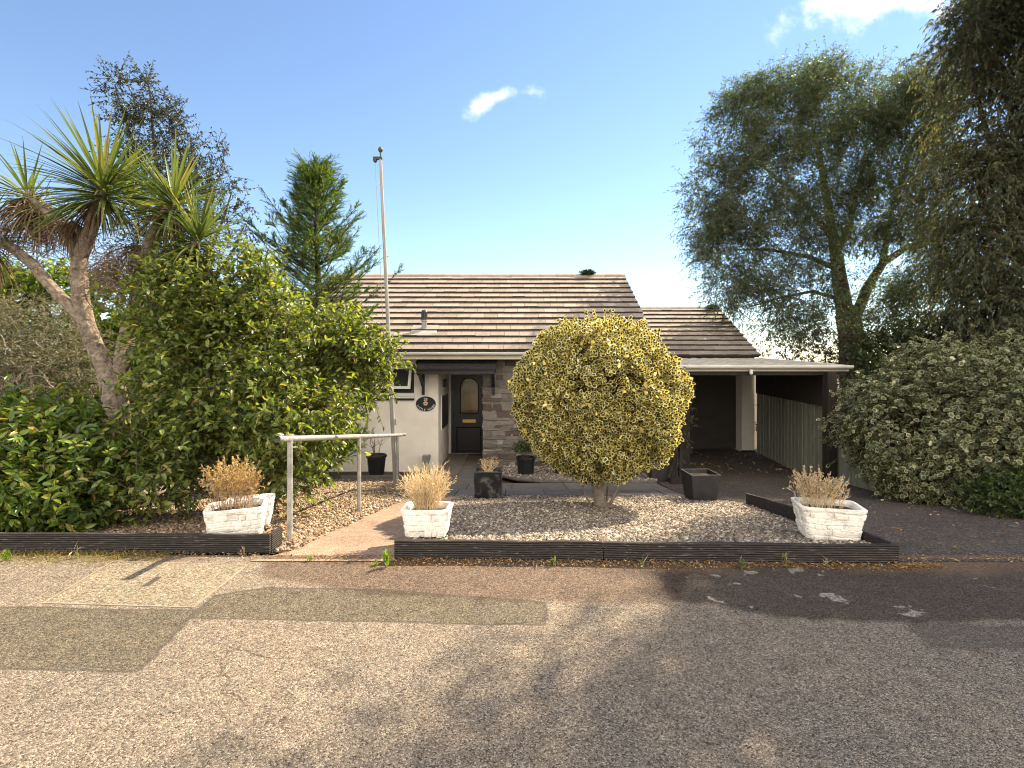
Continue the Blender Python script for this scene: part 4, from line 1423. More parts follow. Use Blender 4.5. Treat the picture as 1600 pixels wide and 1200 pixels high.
# dry plants
def dry_plant(name, label, base, n, h, spread, mat, leafmat, leafn, seed, lw=.012, ll=.03, branch=3, top=0.45, rad=.08, w=.0022):
    r = np.random.default_rng(seed)
    o = thing(name, label, 'dry plant', base, 'dead plants standing in the white planters')
    b = np.array(base)
    ang = r.uniform(0, 6.28, n); rr = rad * np.sqrt(r.uniform(0, 1, n))
    S = b + np.stack([rr * np.cos(ang) * 1.2, rr * np.sin(ang) * .8, np.full(n, -.01)], 1)
    out = np.stack([np.cos(ang) * rr / rad, np.sin(ang) * rr / rad, np.zeros(n)], 1) * spread + r.normal(size=(n, 3)) * .05
    H = h * r.uniform(.65, 1.05, n) * (1 - .2 * (rr / rad) ** 2)
    prev = S; segsA = []; segsB = []; rad_a = []
    tips = []
    for k in range(4):
        t0_, t1_ = k / 4, (k + 1) / 4
        nxt = S + out * (t1_ ** 1.3)[None] * h if False else S + out * h * (t1_ ** 1.4) + np.stack([np.zeros(n), np.zeros(n), H * t1_], 1) + r.normal(size=(n, 3)) * .008
        segsA.append(prev); segsB.append(nxt); rad_a.append(np.full(n, w * (1.15 - .22 * k)))
        if k >= 1:
            for _ in range(branch):
                m = r.uniform(0, 1, (n, 1))
                q = prev * (1 - m) + nxt * m
                e = q + unit(unit(nxt - prev) * 1.0 + r.normal(size=(n, 3)) * .45) * h * r.uniform(.08, .24, (n, 1))
                segsA.append(q); segsB.append(e); rad_a.append(np.full(n, w * .6))
                tips.append((q, e))
        prev = nxt
    put('stems', sticks('stems', np.concatenate(segsA), np.concatenate(segsB), np.concatenate(rad_a), np.concatenate(rad_a) * .7), mat, o)
    if leafn:
        Q = np.concatenate([t_[0] for t_ in tips]); E = np.concatenate([t_[1] for t_ in tips])
        idx = r.integers(0, len(Q), leafn)
        m = r.uniform(.2, 1, (leafn, 1))
        P = Q[idx] * (1 - m) + E[idx] * m
        keep = P[:, 2] > b[2] + h * top * r.uniform(.6, 1.2, leafn)
        P = P[keep]
        D = unit(E[idx] - Q[idx])[keep] + r.normal(size=P.shape) * .6
        put('foliage', leaves('foliage', P, D, r.normal(size=P.shape), ll, lw, 'kite'), leafmat, o)
    return o


straw = M('straw', (0.52, 0.38, 0.21), (0.72, 0.57, 0.36), 30, 0.8, 0, 10, 0.2)
brown_st = M('brown_stems', (0.30, 0.20, 0.12), (0.46, 0.33, 0.22), 30, 0.85, 0, 10, 0.2)
dry_leaf = LM('dry_brown_leaf', [(0, (0.22, 0.135, 0.045)), (0.5, (0.36, 0.245, 0.085)), (1, (0.46, 0.35, 0.15))], 0.3, (1.3, 1.1, .7), 0.7, .2)
straw_leaf = LM('dry_straw_leaf', [(0, (0.38, 0.28, 0.15)), (0.5, (0.52, 0.40, 0.22)), (1, (0.60, 0.49, 0.30))], 0.3, (1.2, 1.1, .8), 0.7, .2)
pale_leaf = LM('dry_pale_leaf', [(0, (0.36, 0.27, 0.16)), (0.5, (0.48, 0.37, 0.23)), (1, (0.56, 0.46, 0.30))], 0.3, (1.2, 1.1, .8), 0.7, .2)
dry_plant('dry_shrub', 'bushy brown dead shrub with small dry leaves in the left planter', (-2.43, 4.48, .25), 90, .40, .22, brown_st, dry_leaf, 2800, 1, .015, .024, 3, .42, .14)
dry_plant('dry_grass_plant', 'upright straw-coloured dead plant fanning out of the planter by the path', (-.735, 4.40, .26), 170, .36, .42, straw, straw_leaf, 1100, 2, .007, .03, 2, .4, .07, .0028)
dry_plant('dry_shrub', 'pale beige dead shrub with bushy twigs in the right-hand planter', (2.62, 4.40, .285), 70, .30, .34, straw, pale_leaf, 2400, 3, .012, .02, 3, .4, .12)
o = dry_plant('dry_shrub', 'thin wispy dead plant at the right end of the driveway corner planter', (2.78, 4.36, .285), 10, .25, .3, straw, pale_leaf, 90, 5, .01, .016, 2, .5, .04)

# dark pots
pot_black = M('black_plastic', (0.010, 0.010, 0.011), (0.018, 0.018, 0.019), 12, 0.4, 0.1, 40, 0.45)
glaze = M('worn_black_glaze', (0.012, 0.012, 0.013), (0.20, 0.19, 0.18), 7, 0.3, 0.25, 20, 0.5, contrast=(0.52, 0.80))
slate_pot = M('charcoal_pot', (0.020, 0.019, 0.022), (0.035, 0.033, 0.037), 9, 0.6, 0.3, 40, 0.3)
grey_pot = M('dark_grey_pot', (0.035, 0.031, 0.030), (0.055, 0.05, 0.048), 6, 0.7, 0.3, 40, 0.3)


def round_pot(label, x, y, rt, rb, h, mat, n=20, z=None, group='dark plant pots by the house'):
    z = gz(y) + .02 if z is None else z
    o = thing('plant_pot', label, 'plant pot', (x, y, z), group)
    put('bowl', MB().lathe([(0, 0), (rb, 0), (rt * .96, h * .88), (rt * 1.06, h * .88), (rt * 1.06, h), (rt * .93, h), (rt * .90, h - .06)], (x, y, z), n).mesh('bowl'), mat, o, bevel=.003)
    put('soil', MB().lathe([(rt * .915, h - .05), (0, h - .04)], (x, y, z), n), soil, o)
    return o


def square_pot(label, x, y, wt, wb, h, mat, a=0, z=None, dt_=1.0):
    z = gz(y) + .02 if z is None else z
    o = thing('plant_pot', label, 'plant pot', (x, y, z), 'dark plant pots by the house', R(a))
    mb = MB()
    t_ = .022
    rings = [(wb / 2, 0), (wt / 2, h), (wt / 2 - t_, h), (wt / 2 - t_ - .01, h - .07)]
    for hw, zz in rings:
        mb.v += [(sx * hw, sy * hw * dt_, zz) for sx, sy in ((-1, -1), (1, -1), (1, 1), (-1, 1))]
    for k in range(3):
        for j in range(4):
            mb.f.append((4 * k + j, 4 * k + (j + 1) % 4, 4 * k + 4 + (j + 1) % 4, 4 * k + 4 + j))
    mb.f.append((3, 2, 1, 0))
    put('bowl', mb, mat, o, bevel=.006, local=True)
    hw = wt / 2 - t_ - .008
    put('soil', MB().add([(-hw, -hw * dt_, h - .055), (hw, -hw * dt_, h - .055), (hw, hw * dt_, h - .055), (-hw, hw * dt_, h - .055), (0, 0, h - .04)], [(0, 1, 4), (1, 2, 4), (2, 3, 4), (3, 0, 4)]), soil, o, local=True)
    return o


round_pot('round black plastic pot of bare twigs in front of the white wall', at(588, 0, 10.3).x, 10.3, .20, .155, .40, pot_black, 8)
square_pot('worn black glazed square pot at the corner of path and gravel', at(763, 0, 7.28).x, 7.33, .385, .36, .40, glaze, -2, bed_z(7.3))
round_pot('square-shouldered black pot with green plant left of the holly, below the stone wall', at(821.5, 0, 10.0).x, 10.0, .185, .15, .38, pot_black, 14)
round_pot('black pot half hidden under the holly, below the stone wall', at(880, 0, 10.1).x, 10.1, .19, .15, .30, pot_black, 14)
square_pot('tall grey tapered pot behind the right side of the holly', 2.68, 9.45, .50, .26, .62, grey_pot, 4)
square_pot('empty charcoal square planter on the gravel beside the driveway', at(1096, 0, 7.05).x, 7.1, .41, .32, .37, slate_pot, 3, bed_z(7.0) + .0)


def twig_plant(name, label, base, n, h, spread, seed, leafmat=None, leafn=0, group=None, ll=.05, lw=.025, w=.006, mat=None, branch=2, kind='oval'):
    r = np.random.default_rng(seed)
    o = thing(name, label, 'plant', base, group)
    mb = MB()
    tips = []
    for i in range(n):
        a = r.uniform(0, 6.28)
        e = Vector(base) + Vector((math.cos(a) * spread * r.uniform(.3, 1), math.sin(a) * spread * r.uniform(.3, 1), h * r.uniform(.7, 1)))
        s_ = Vector(base) + Vector((math.cos(a), math.sin(a), 0)) * .03
        pts = curve_pts(s_, e, (0, 0, -.02), 6, .012)
        mb.tube(pts, np.linspace(w, w * .4, 6), 5)
        tips.append(pts[-1])
        for _ in range(branch):
            q = pts[r.integers(2, 5)]
            e2 = q + np.array([r.normal() * .1, r.normal() * .1, r.uniform(.05, .18)]) * h * 2
            mb.tube([q, (q + e2) / 2 + r.normal(size=3) * .01, e2], [w * .5, w * .4, w * .25], 4)
            tips.append(e2)
    put('stems', mb, mat or TWIG, o)
    if leafmat:
        T_ = np.array(tips)
        idx = r.integers(0, len(T_), leafn)
        P = T_[idx] + r.normal(size=(leafn, 3)) * h * .11
        D = r.normal(size=(leafn, 3)) + np.array([0, 0, .4])
        put('foliage', leaves('foliage', P, D, np.array([0, 0, 1]) + r.normal(size=(leafn, 3)) * .5, ll, lw, kind), leafmat, o)
    return o


shrub_green = LM('pot_plant_leaf', [(0, (0.03, 0.05, 0.015)), (0.6, (0.06, 0.09, 0.025)), (1, (0.11, 0.13, 0.05))], .3)
twig_plant('twig_plant', 'bare branching twigs growing in the black pot by the white wall', (at(588, 0, 10.3).x, 10.3, gz(10.3) + .38), 4, .55, .22, 4, w=.008, branch=4)
twig_plant('dry_grass_plant', 'limp tangled dead stems drooping from the worn black glazed pot', (at(763, 0, 7.28).x, 7.33, bed_z(7.3) + .35), 26, .20, .16, 6, pale_leaf, 120, None, .03, .008, .003, straw, 2)
twig_plant('leafy_plant', 'small green leafy plant in the black pot left of the holly', (at(821.5, 0, 10.0).x, 10.0, gz(10) + .36), 9, .30, .22, 8, shrub_green, 420, None, .06, .03, .004)
# low outdoor light
gl = thing('garden_light', 'small grey box-shaped light on a short stand at the white wall', 'light', (at(667, 0, 11.2).x, 11.2, gz(11.2)))
lx_ = at(666.5, 0, 11.2).x
put('lamp_housing', MB().hexa([(lx_ - .085, 11.12, -.70), (lx_ + .075, 11.12, -.70), (lx_ + .075, 11.3, -.66), (lx_ - .085, 11.3, -.66), (lx_ - .085, 11.12, -.56), (lx_ + .075, 11.12, -.56), (lx_ + .075, 11.3, -.57), (lx_ - .085, 11.3, -.57)]), M('grey_alloy', (0.16, 0.155, 0.14), (0.26, 0.25, 0.23), 12, 0.5, 0.2), gl, bevel=.01)
put('stand', MB().box(lx_ - .05, lx_ - .03, 11.2, 11.23, -.93, -.69).box(lx_ + .03, lx_ + .05, 11.2, 11.23, -.93, -.69).box(lx_ - .06, lx_ + .06, 11.15, 11.28, -.935, -.91), M('stand_metal', (0.08, 0.075, 0.07), (0.14, 0.13, 0.12), 12, 0.6, 0.2), gl)

# manhole cover slab let into the road
q = [onroad(66, 943), onroad(303, 950), onroad(388, 883), onroad(176, 877)]
mhx = sum(p[0] for p in q) / 4; mhy = sum(p[1] for p in q) / 4
mh = thing('manhole_cover', 'square concrete-filled manhole cover set flush in the road near the left bed', 'manhole cover', (mhx, mhy, 0))
sc_ = lambda k, z_: [(mhx + (p[0] - mhx) * k, mhy + (p[1] - mhy) * k, z_) for p in q]
put('infill', MB().hexa(sc_(.97, -.02) + sc_(.97, .0035)), tarmac('cover_concrete', [(0.0, (0.09, 0.072, 0.05)), (0.35, (0.21, 0.175, 0.125)), (0.8, (0.30, 0.255, 0.185)), (1.0, (0.44, 0.39, 0.31))], (0.85, 0.85, 0.85), (1.05, 1.03, 1.0), 110), mh)
fr_ = MB()
o4 = sc_(1.0, .0045); i4 = sc_(.972, .0045); ob_ = sc_(1.0, -.02); ib = sc_(.972, -.02)
fr_.add(o4 + i4 + ob_ + ib, [(k, (k + 1) % 4, 4 + (k + 1) % 4, 4 + k) for k in range(4)] + [(k, 8 + k, 8 + (k + 1) % 4, (k + 1) % 4) for k in range(4)])
put('frame', fr_, M('rusty_frame', (0.16, 0.13, 0.095), (0.30, 0.25, 0.19), 9, 0.7, 0.3), mh)
hs = [onroad(222, 917), onroad(232, 917), onroad(252, 903), onroad(243, 903)]
put('lifting_slot', MB().hexa([(p[0], p[1], .001) for p in hs] + [(p[0], p[1], .006) for p in hs]), M('slot_iron', (0.04, 0.035, 0.03), (0.07, 0.06, 0.05), 20, 0.8, 0.2), mh)

# ================================================================== VEGETATION
def px_blob(px, py, rpx, Y, ryd=None, rpy=None):
    """blob from its centre and radius in the photograph, at depth Y"""
    c = at(px, py, Y)
    r_w = rpx * Y / 800
    return (c.x, c.y, c.z, r_w, ryd if ryd is not None else r_w, (rpy if rpy is not None else rpx) * Y / 800)


def limbs_mb(paths, n=9, wob=.05):
    mb = MB()
    for pts, r0_, r1_ in paths:
        mb.tube(pts, np.linspace(r0_, r1_, len(pts)), n, True, wob)
    return mb


# ---- glossy shrub at the left end of the boards
photinia = LM('glossy_leaf', [(0, (0.030, 0.062, 0.012)), (0.4, (0.085, 0.14, 0.024)), (0.8, (0.18, 0.235, 0.045)), (0.95, (0.27, 0.26, 0.07)), (1, (0.27, 0.19, 0.07))], .35, (1.8, 1.7, .5), .28, .5)
sh = thing('laurel_shrub', 'dense dark glossy broad-leaved shrub behind the left edging board', 'shrub', (-4.8, 5.1, -.05))
r = np.random.default_rng(101)
bl = [(-5.0, 5.15, .48, 1.05, .70, .64), (-4.60, 4.95, .28, .58, .55, .52), (-5.3, 4.75, .25, .8, .45, .45), (-5.7, 4.9, .40, .9, .6, .66), (-4.60, 5.1, .60, .42, .45, .46), (-4.8, 4.75, .15, .7, .45, .4), (-4.28, 4.9, .15, .32, .4, .3)]
P, D, N, A, B = crown(r, bl, 3300, 7, .20, out=.8, up=.4, shell=(.5, 1.0), gap=(7, -.5), leafdroop=.1, side=.9)
put('foliage', leaves('foliage', P, D, N, r.uniform(.075, .125, len(P)), r.uniform(.034, .052, len(P)), 'oval'), photinia, sh)
put('branches', sticks('branches', A, B, .005, .003), TWIG, sh)
put('trunk', limbs_mb([(curve_pts((-4.85 + .12 * i, 5.15, -.1), (-5.3 + .4 * i, 5.0 + .1 * (i % 2), .7), (0, 0, .1), 6), .03, .012) for i in range(4)]), BARK_D, sh)

# ---- big leafy shrub left of the path
ovate = LM('shrub_leaf', [(0, (0.040, 0.068, 0.014)), (0.4, (0.095, 0.14, 0.028)), (0.75, (0.165, 0.21, 0.045)), (0.95, (0.24, 0.27, 0.075)), (1, (0.28, 0.20, 0.08))], .45, (1.9, 1.8, .45), .38, .4)
sh = thing('deciduous_shrub', 'large light green oval-leaved shrub between the cordyline and the handrail', 'shrub', (-3.3, 6.2, gz(6.2)))
r = np.random.default_rng(102)
bl = [px_blob(315, 505, 90, 6.2, .7), px_blob(425, 545, 95, 6.4, .7), px_blob(375, 465, 62, 6.4, .6), px_blob(540, 585, 55, 6.7, .5), px_blob(500, 520, 48, 6.6, .4), px_blob(300, 610, 78, 5.9, .6), px_blob(285, 455, 40, 6.2, .4),
      px_blob(390, 650, 88, 6.0, .6), px_blob(480, 650, 58, 5.9, .5), px_blob(315, 715, 80, 5.6, .5, 52), px_blob(450, 715, 52, 5.6, .4), px_blob(590, 562, 34, 6.9, .3, 26), px_blob(325, 418, 36, 6.3, .3, 26), px_blob(440, 448, 26, 6.4, .3),
      px_blob(245, 760, 48, 5.3, .3, 30), px_blob(560, 545, 34, 6.8, .3, 28), px_blob(400, 415, 18, 6.4, .2)]
P, D, N, A, B = crown(r, bl, 4300, 8, .32, out=.75, up=.35, jit=.6, shell=(.35, 1.05), gap=(4.8, -.17), leafdroop=.25, side=.95, droop=.15)
put('foliage', leaves('foliage', P, D, N, r.uniform(.055, .10, len(P)), r.uniform(.030, .050, len(P)), 'oval'), ovate, sh)
put('branches', sticks('branches', A, B, .006, .0025), TWIG, sh)
base = np.array([-3.15, 6.2, gz(6.2) - .05])
pth = []
for k, b_ in enumerate(bl):
    pth.append((curve_pts(base + r.normal(size=3) * [.12, .1, 0], np.array(b_[:3]) + r.normal(size=3) * .1, (0, 0, .15), 8), .032, .008))
put('trunk', limbs_mb(pth), TWIG, sh)

# ---- cordyline (cabbage palm)
cord_bark = M('cordyline_bark', (0.075, 0.057, 0.043), (0.30, 0.245, 0.19), 16, 0.9, 1.0, 38, 0.15, contrast=(.32, .62), dist=.03)
cord_leaf = LM('cordyline_leaf', [(0, (0.055, 0.085, 0.030)), (0.5, (0.10, 0.14, 0.048)), (0.85, (0.17, 0.205, 0.075)), (1, (0.30, 0.25, 0.11))], .3, (1.5, 1.5, .6), .35, .45)
cord_dead = LM('cordyline_dead_leaf', [(0, (0.07, 0.045, 0.028)), (0.6, (0.15, 0.10, 0.065)), (1, (0.26, 0.19, 0.12))], .2, (1.2, 1, .8), .8, .1)
YC = 6.3
co = thing('cordyline_palm', 'forked cabbage palm with spiky leaf heads rising behind the glossy shrub', 'tree', (at(185, 0, YC).x, YC, gz(YC)))
W_ = lambda px, py, dy=0: at(px, py, YC + dy)
cord = 1
trunkp = [
    ([W_(192, 800), W_(190, 720), W_(183, 650), W_(176, 605), W_(165, 570)], .155, .12),
    ([W_(165, 575), W_(150, 545), W_(135, 505), W_(127, 470), W_(123, 430), W_(125, 395)], .098, .082),
    ([W_(133, 505), W_(112, 482), W_(80, 448), W_(52, 414), W_(20, 388), W_(-25, 365)], .066, .058),
    ([W_(178, 610), W_(190, 570, .05), W_(198, 525, .1), W_(212, 480, .1), W_(217, 440, .1), W_(222, 410, .1)], .098, .072),
    ([W_(124, 405), W_(113, 375), W_(92, 348), W_(68, 325, .1), W_(45, 305, .1)], .085, .07),
    ([W_(125, 400), W_(140, 365, -.1), W_(152, 325, -.15), W_(160, 298, -.2)], .085, .06),
    ([W_(220, 415, .1), W_(240, 370), W_(262, 330), W_(270, 318)], .08, .055),
    ([W_(222, 425, .1), W_(260, 410, -.1), W_(292, 395, -.1), W_(308, 378, -.1)], .07, .05)]
put('trunk', limbs_mb(trunkp, 14, .07), cord_bark, co)
r = np.random.default_rng(103)


def rosette(c, axis, n, Lm, mat, name='leaf_head', spread=1.0, sag=1.0, lo=-.35):
    c = np.array(c); ax_ = unit(np.array(axis, float)[None])[0]
    z_ = r.uniform(lo, 1, n) if spread >= 1 else r.uniform(.2, 1, n)
    az_ = r.uniform(0, 6.28, n)
    s_ = np.sqrt(np.maximum(0, 1 - z_ ** 2))
    t1 = unit(np.cross(ax_, [0.2, 1, .1])[None])[0]; t2 = np.cross(ax_, t1)
    D = z_[:, None] * ax_ + s_[:, None] * (np.cos(az_)[:, None] * t1 + np.sin(az_)[:, None] * t2)
    return ribbons(name, c + D * .03 - ax_ * (.12 * (1 - z_))[:, None], D, Lm * r.uniform(.72, 1.1, n), r.uniform(.028, .044, n), sag * r.uniform(.12, .8, n) * (1.2 - .8 * z_), 8, .22)


heads = [(W_(160, 292, -.2), (-.05, -.3, 1), 230, .95), (W_(272, 312), (.15, -.2, 1), 180, .80), (W_(312, 370, -.1), (.35, -.25, 1), 140, .68), (W_(40, 300, .1), (-.5, 0, .8), 50, .72), (W_(-30, 362), (-.4, -.2, 1), 110, .75), (W_(205, 300, .5), (0, .3, 1), 60, .7)]
for c, ax_, n_, L_ in heads:
    put('leaf_head', rosette(c, ax_, n_, L_, None), cord_leaf, co)
for c, n_, L_ in ((W_(155, 318, -.15), 90, .55), (W_(60, 325, .1), 170, .62), (W_(40, 310, .1), 60, .5), (W_(265, 335), 80, .55), (W_(225, 385, .1), 90, .5), (W_(300, 395, -.1), 60, .4), (W_(-20, 385), 70, .55), (W_(110, 345), 80, .5)):
    z_ = -r.uniform(.05, .95, n_); az_ = r.uniform(0, 6.28, n_); s_ = np.sqrt(1 - z_ ** 2)
    D = np.stack([s_ * np.cos(az_), s_ * np.sin(az_) * .7, z_], 1)
    put('dead_leaves', ribbons('dead_leaves', np.array(c) + D * .04, D, L_ * r.uniform(.5, 1.15, n_), r.uniform(.018, .032, n_), r.uniform(.8, 2.2, n_), 7, .3), cord_dead, co)
# spent flower branches hanging from the heads
fa, fb_ = [], []
for c, n_, h_ in ((W_(182, 425, -.12), 700, .30), (W_(60, 355, .05), 330, .36), (W_(10, 365), 260, .34), (W_(110, 365), 200, .26)):
    c = np.array(c)
    q = c + r.normal(size=(n_, 3)) * [.15, .12, h_ * .6]
    fa.append(q); fb_.append(q + r.normal(size=(n_, 3)) * [.09, .08, .03] + [0, 0, -.06])
put('flower_stalks', sticks('flower_stalks', np.concatenate(fa), np.concatenate(fb_), .005, .004), M('dry_stalk', (0.14, 0.09, 0.075), (0.26, 0.19, 0.16), 9, .9, 0), co)


# ---- conifer by the house wall
con_leaf = LM('conifer_leaf', [(0, (0.026, 0.068, 0.022)), (0.5, (0.06, 0.12, 0.030)), (0.85, (0.125, 0.17, 0.035)), (1, (0.20, 0.21, 0.05))], .4, (1.6, 1.6, .4), .5, .3)


def conifer(o, base, top, branches, rfun, seed, mat, nsub=26, ncard=9, card=(.085, .011), lift=.55, subl=.22, hmin=.1, trunk_r=.09, azr=(0, 6.28), bend=.5):
    r = np.random.default_rng(seed)
    base = np.array(base); top = np.array(top)
    put('trunk', limbs_mb([([base, base + (top - base) * .4 + [.03, 0, 0], base + (top - base) * .75, top], trunk_r, .012)], 9), BARK_D, o)
    nb = branches
    t = hmin + (1 - hmin) * (np.arange(nb) + r.uniform(0, 1, nb)) / nb
    az_ = r.uniform(azr[0], azr[1], nb)
    Lb = np.array([rfun(v) for v in t]) * r.uniform(.6, 1.12, nb)
    S = base + (top - base) * t[:, None]
    out = np.stack([np.cos(az_), np.sin(az_), np.zeros(nb)], 1)
    q = r.uniform(0, 1, (nb, nsub)) ** .75
    tl_ = lift * r.uniform(.6, 1.3, nb)
    pos = S[:, None] + out[:, None] * (Lb[:, None] * q)[..., None]
    pos[..., 2] += Lb[:, None] * (tl_[:, None] * q ** 1.6 - .05 * q)
    dirb = out[:, None] + np.zeros_like(pos)
    dirb[..., 2] += tl_[:, None] * 1.6 * q ** .6
    dirb = unit(dirb)
    side = unit(np.cross(dirb, [0, 0, 1.0])) * r.choice([-1, 1], (nb, nsub))[..., None]
    sl_ = subl * (1.15 - q) * r.uniform(.6, 1.2, (nb, nsub)) + .05
    ds = unit(dirb * .9 + side * .75 + r.normal(size=pos.shape) * .22 + [0, 0, .18])
    k = (np.arange(ncard) + .5) / ncard
    cp_ = pos[:, :, None] + ds[:, :, None] * (sl_[..., None] * k)[..., None]
    perp = r.normal(size=cp_.shape)
    perp = unit(perp - ds[:, :, None] * np.sum(perp * ds[:, :, None], -1, keepdims=True))
    dc = ds[:, :, None] + perp * .55
    P = cp_.reshape(-1, 3)
    put('foliage', leaves('foliage', P, dc.reshape(-1, 3), r.normal(size=P.shape), card[0] * r.uniform(.7, 1.3, len(P)), card[1] * r.uniform(.8, 1.4, len(P)), 'kite'), mat, o)
    m = 5
    A_, B_2 = [], []
    for j in range(m):
        u0, u1 = j / m, (j + 1) / m
        pa = S + out * (Lb * u0)[:, None]; pb_ = S + out * (Lb * u1)[:, None]
        pa[:, 2] += Lb * (tl_ * u0 ** 1.6 - .05 * u0); pb_[:, 2] += Lb * (tl_ * u1 ** 1.6 - .05 * u1)
        A_.append(pa); B_2.append(pb_)
    A_.append(pos.reshape(-1, 3)); B_2.append((pos + ds * sl_[..., None]).reshape(-1, 3))
    ra = np.concatenate([np.full(nb, .016 * (1 - .17 * j)) for j in range(m)] + [np.full(nb * nsub, .003)])
    put('branches', sticks('branches', np.concatenate(A_), np.concatenate(B_2), ra, ra * .8), BARK_D, o)


yc = 8.7
tc_ = thing('conifer', 'feathery green conifer with upswept branches left of the flagpole', 'tree', (at(500, 0, yc).x, yc, gz(yc)))
conifer(tc_, (at(505, 0, yc).x, yc, gz(yc) - .1), at(492, 262, yc), 240, lambda t: (min(2.7 * (1 - t) ** .82, 1.55 - .62 * min(1, max(0, .52 - t) / .2)) + .05) * random.uniform(.5, 1.12), 201, con_leaf, 18, 12, (.075, .010), .72, .40, .05, .10)

# ---- thin dark tree behind the cordyline
dark_leaf = LM('dark_leaf', [(0, (0.022, 0.030, 0.016)), (0.6, (0.042, 0.055, 0.027)), (1, (0.09, 0.095, 0.05))], .25, (1.4, 1.4, .6), .4, .4)
yt = 12.5
T_ = lambda px, py, dy=0: np.array(at(px, py, yt + dy))
tt_ = thing('slender_tree', 'thin open tree with small dark leaves leaning left above the cordyline', 'tree', (at(300, 0, yt).x, yt, gz(yt)))
pth = [([T_(300, 720), T_(298, 600), T_(292, 500), T_(280, 440)], .16, .10),
       ([T_(285, 460), T_(262, 390), T_(245, 320), T_(222, 260), T_(200, 200), T_(180, 135)], .08, .012),
       ([T_(255, 350), T_(250, 290), T_(240, 220), T_(235, 150), T_(228, 112)], .05, .010),
       ([T_(290, 480), T_(300, 400), T_(300, 320), T_(285, 250), T_(262, 180)], .07, .012),
       ([T_(295, 470), T_(325, 400), T_(350, 340), T_(362, 300)], .06, .012),
       ([T_(292, 500), T_(340, 430), T_(368, 385), T_(382, 352)], .06, .012),
       ([T_(290, 490), T_(330, 450), T_(370, 430), T_(400, 400)], .05, .012)]
put('trunk', limbs_mb(pth, 8), BARK_D, tt_)
r = np.random.default_rng(104)
bl = [px_blob(180, 125, 16, yt), px_blob(172, 150, 14, yt), px_blob(228, 125, 20, yt, None, 16), px_blob(190, 185, 20, yt, None, 14), px_blob(245, 165, 22, yt), px_blob(215, 180, 22, yt, None, 16), px_blob(258, 200, 24, yt), px_blob(280, 185, 15, yt),
      px_blob(205, 235, 26, yt), px_blob(240, 250, 32, yt), px_blob(285, 230, 26, yt), px_blob(275, 290, 42, yt), px_blob(225, 300, 34, yt), px_blob(320, 280, 34, yt), px_blob(340, 240, 16, yt), px_blob(310, 340, 50, yt),
      px_blob(365, 290, 22, yt), px_blob(372, 330, 34, yt), px_blob(395, 300, 18, yt), px_blob(350, 390, 46, yt), px_blob(385, 370, 28, yt), px_blob(290, 400, 55, yt), px_blob(235, 370, 45, yt)]
P, D, N, A, B = crown(r, bl, 3000, 9, .40, out=.5, up=.3, jit=.6, shell=(.1, 1.05), gap=(2.4, .0), leafdroop=.2, side=.9)
put('foliage', leaves('foliage', P, D, N, r.uniform(.055, .10, len(P)), r.uniform(.025, .045, len(P)), 'kite'), dark_leaf, tt_)
put('branches', sticks('branches', A, B, .008, .003), BARK_D, tt_)

# ---- fine grey-brown bush at the far left
fine_leaf = LM('fine_leaf', [(0, (0.05, 0.058, 0.026)), (0.5, (0.095, 0.108, 0.045)), (1, (0.16, 0.16, 0.08))], .25, (1.4, 1.3, .7), .6, .25)
yb_ = 8.2
o = thing('twiggy_bush', 'grey-brown fine-leaved bush with bare twigs at the far left behind the glossy shrub', 'shrub', (at(50, 0, yb_).x, yb_, gz(yb_)))
r = np.random.default_rng(105)
bl = [px_blob(30, 535, 95, yb_, .8, 72), px_blob(95, 570, 60, yb_ - .3, .6, 60), px_blob(-60, 550, 100, yb_, .8, 85), px_blob(40, 650, 110, yb_, .8, 70), px_blob(130, 640, 60, yb_, .6, 60)]
P, D, N, A, B = crown(r, bl, 5200, 8, .36, out=.6, up=.15, jit=.6, shell=(.45, 1.02), droop=.35, leafdroop=.3, side=.6)
put('foliage', leaves('foliage', P, D, N, r.uniform(.035, .065, len(P)), r.uniform(.013, .021, len(P)), 'kite'), fine_leaf, o)
put('branches', sticks('branches', A, B, .0032, .0015), M('grey_twig', (0.14, 0.11, 0.085), (0.27, 0.22, 0.17), 9, .9, 0), o)
pth = [(curve_pts((at(60, 0, yb_).x, yb_, gz(yb_) - .1), np.array(b_[:3]) + [0, -.5, 0], (0, 0, .1), 7), .04, .012) for b_ in bl]
for k in range(18):
    c = np.array(at(r.uniform(0, 90), r.uniform(530, 610), yb_ - .75))
    pth.append((curve_pts(c, c + r.normal(size=3) * [.28, .06, .15], (0, 0, .03), 6, .02), .009, .004))
put('trunk', limbs_mb(pth, 6), M('pale_twig', (0.22, 0.17, 0.13), (0.36, 0.3, 0.24), 9, .9, 0), o)

# ---- hedges behind, left
lime_leaf = LM('lime_leaf', [(0, (0.045, 0.08, 0.012)), (0.5, (0.10, 0.16, 0.022)), (1, (0.20, 0.25, 0.05))], .5, (1.9, 1.8, .4), .4, .4)
mid_leaf = LM('hedge_leaf', [(0, (0.022, 0.036, 0.012)), (0.6, (0.045, 0.066, 0.020)), (1, (0.085, 0.105, 0.035))], .28, (1.6, 1.5, .5), .45, .35)


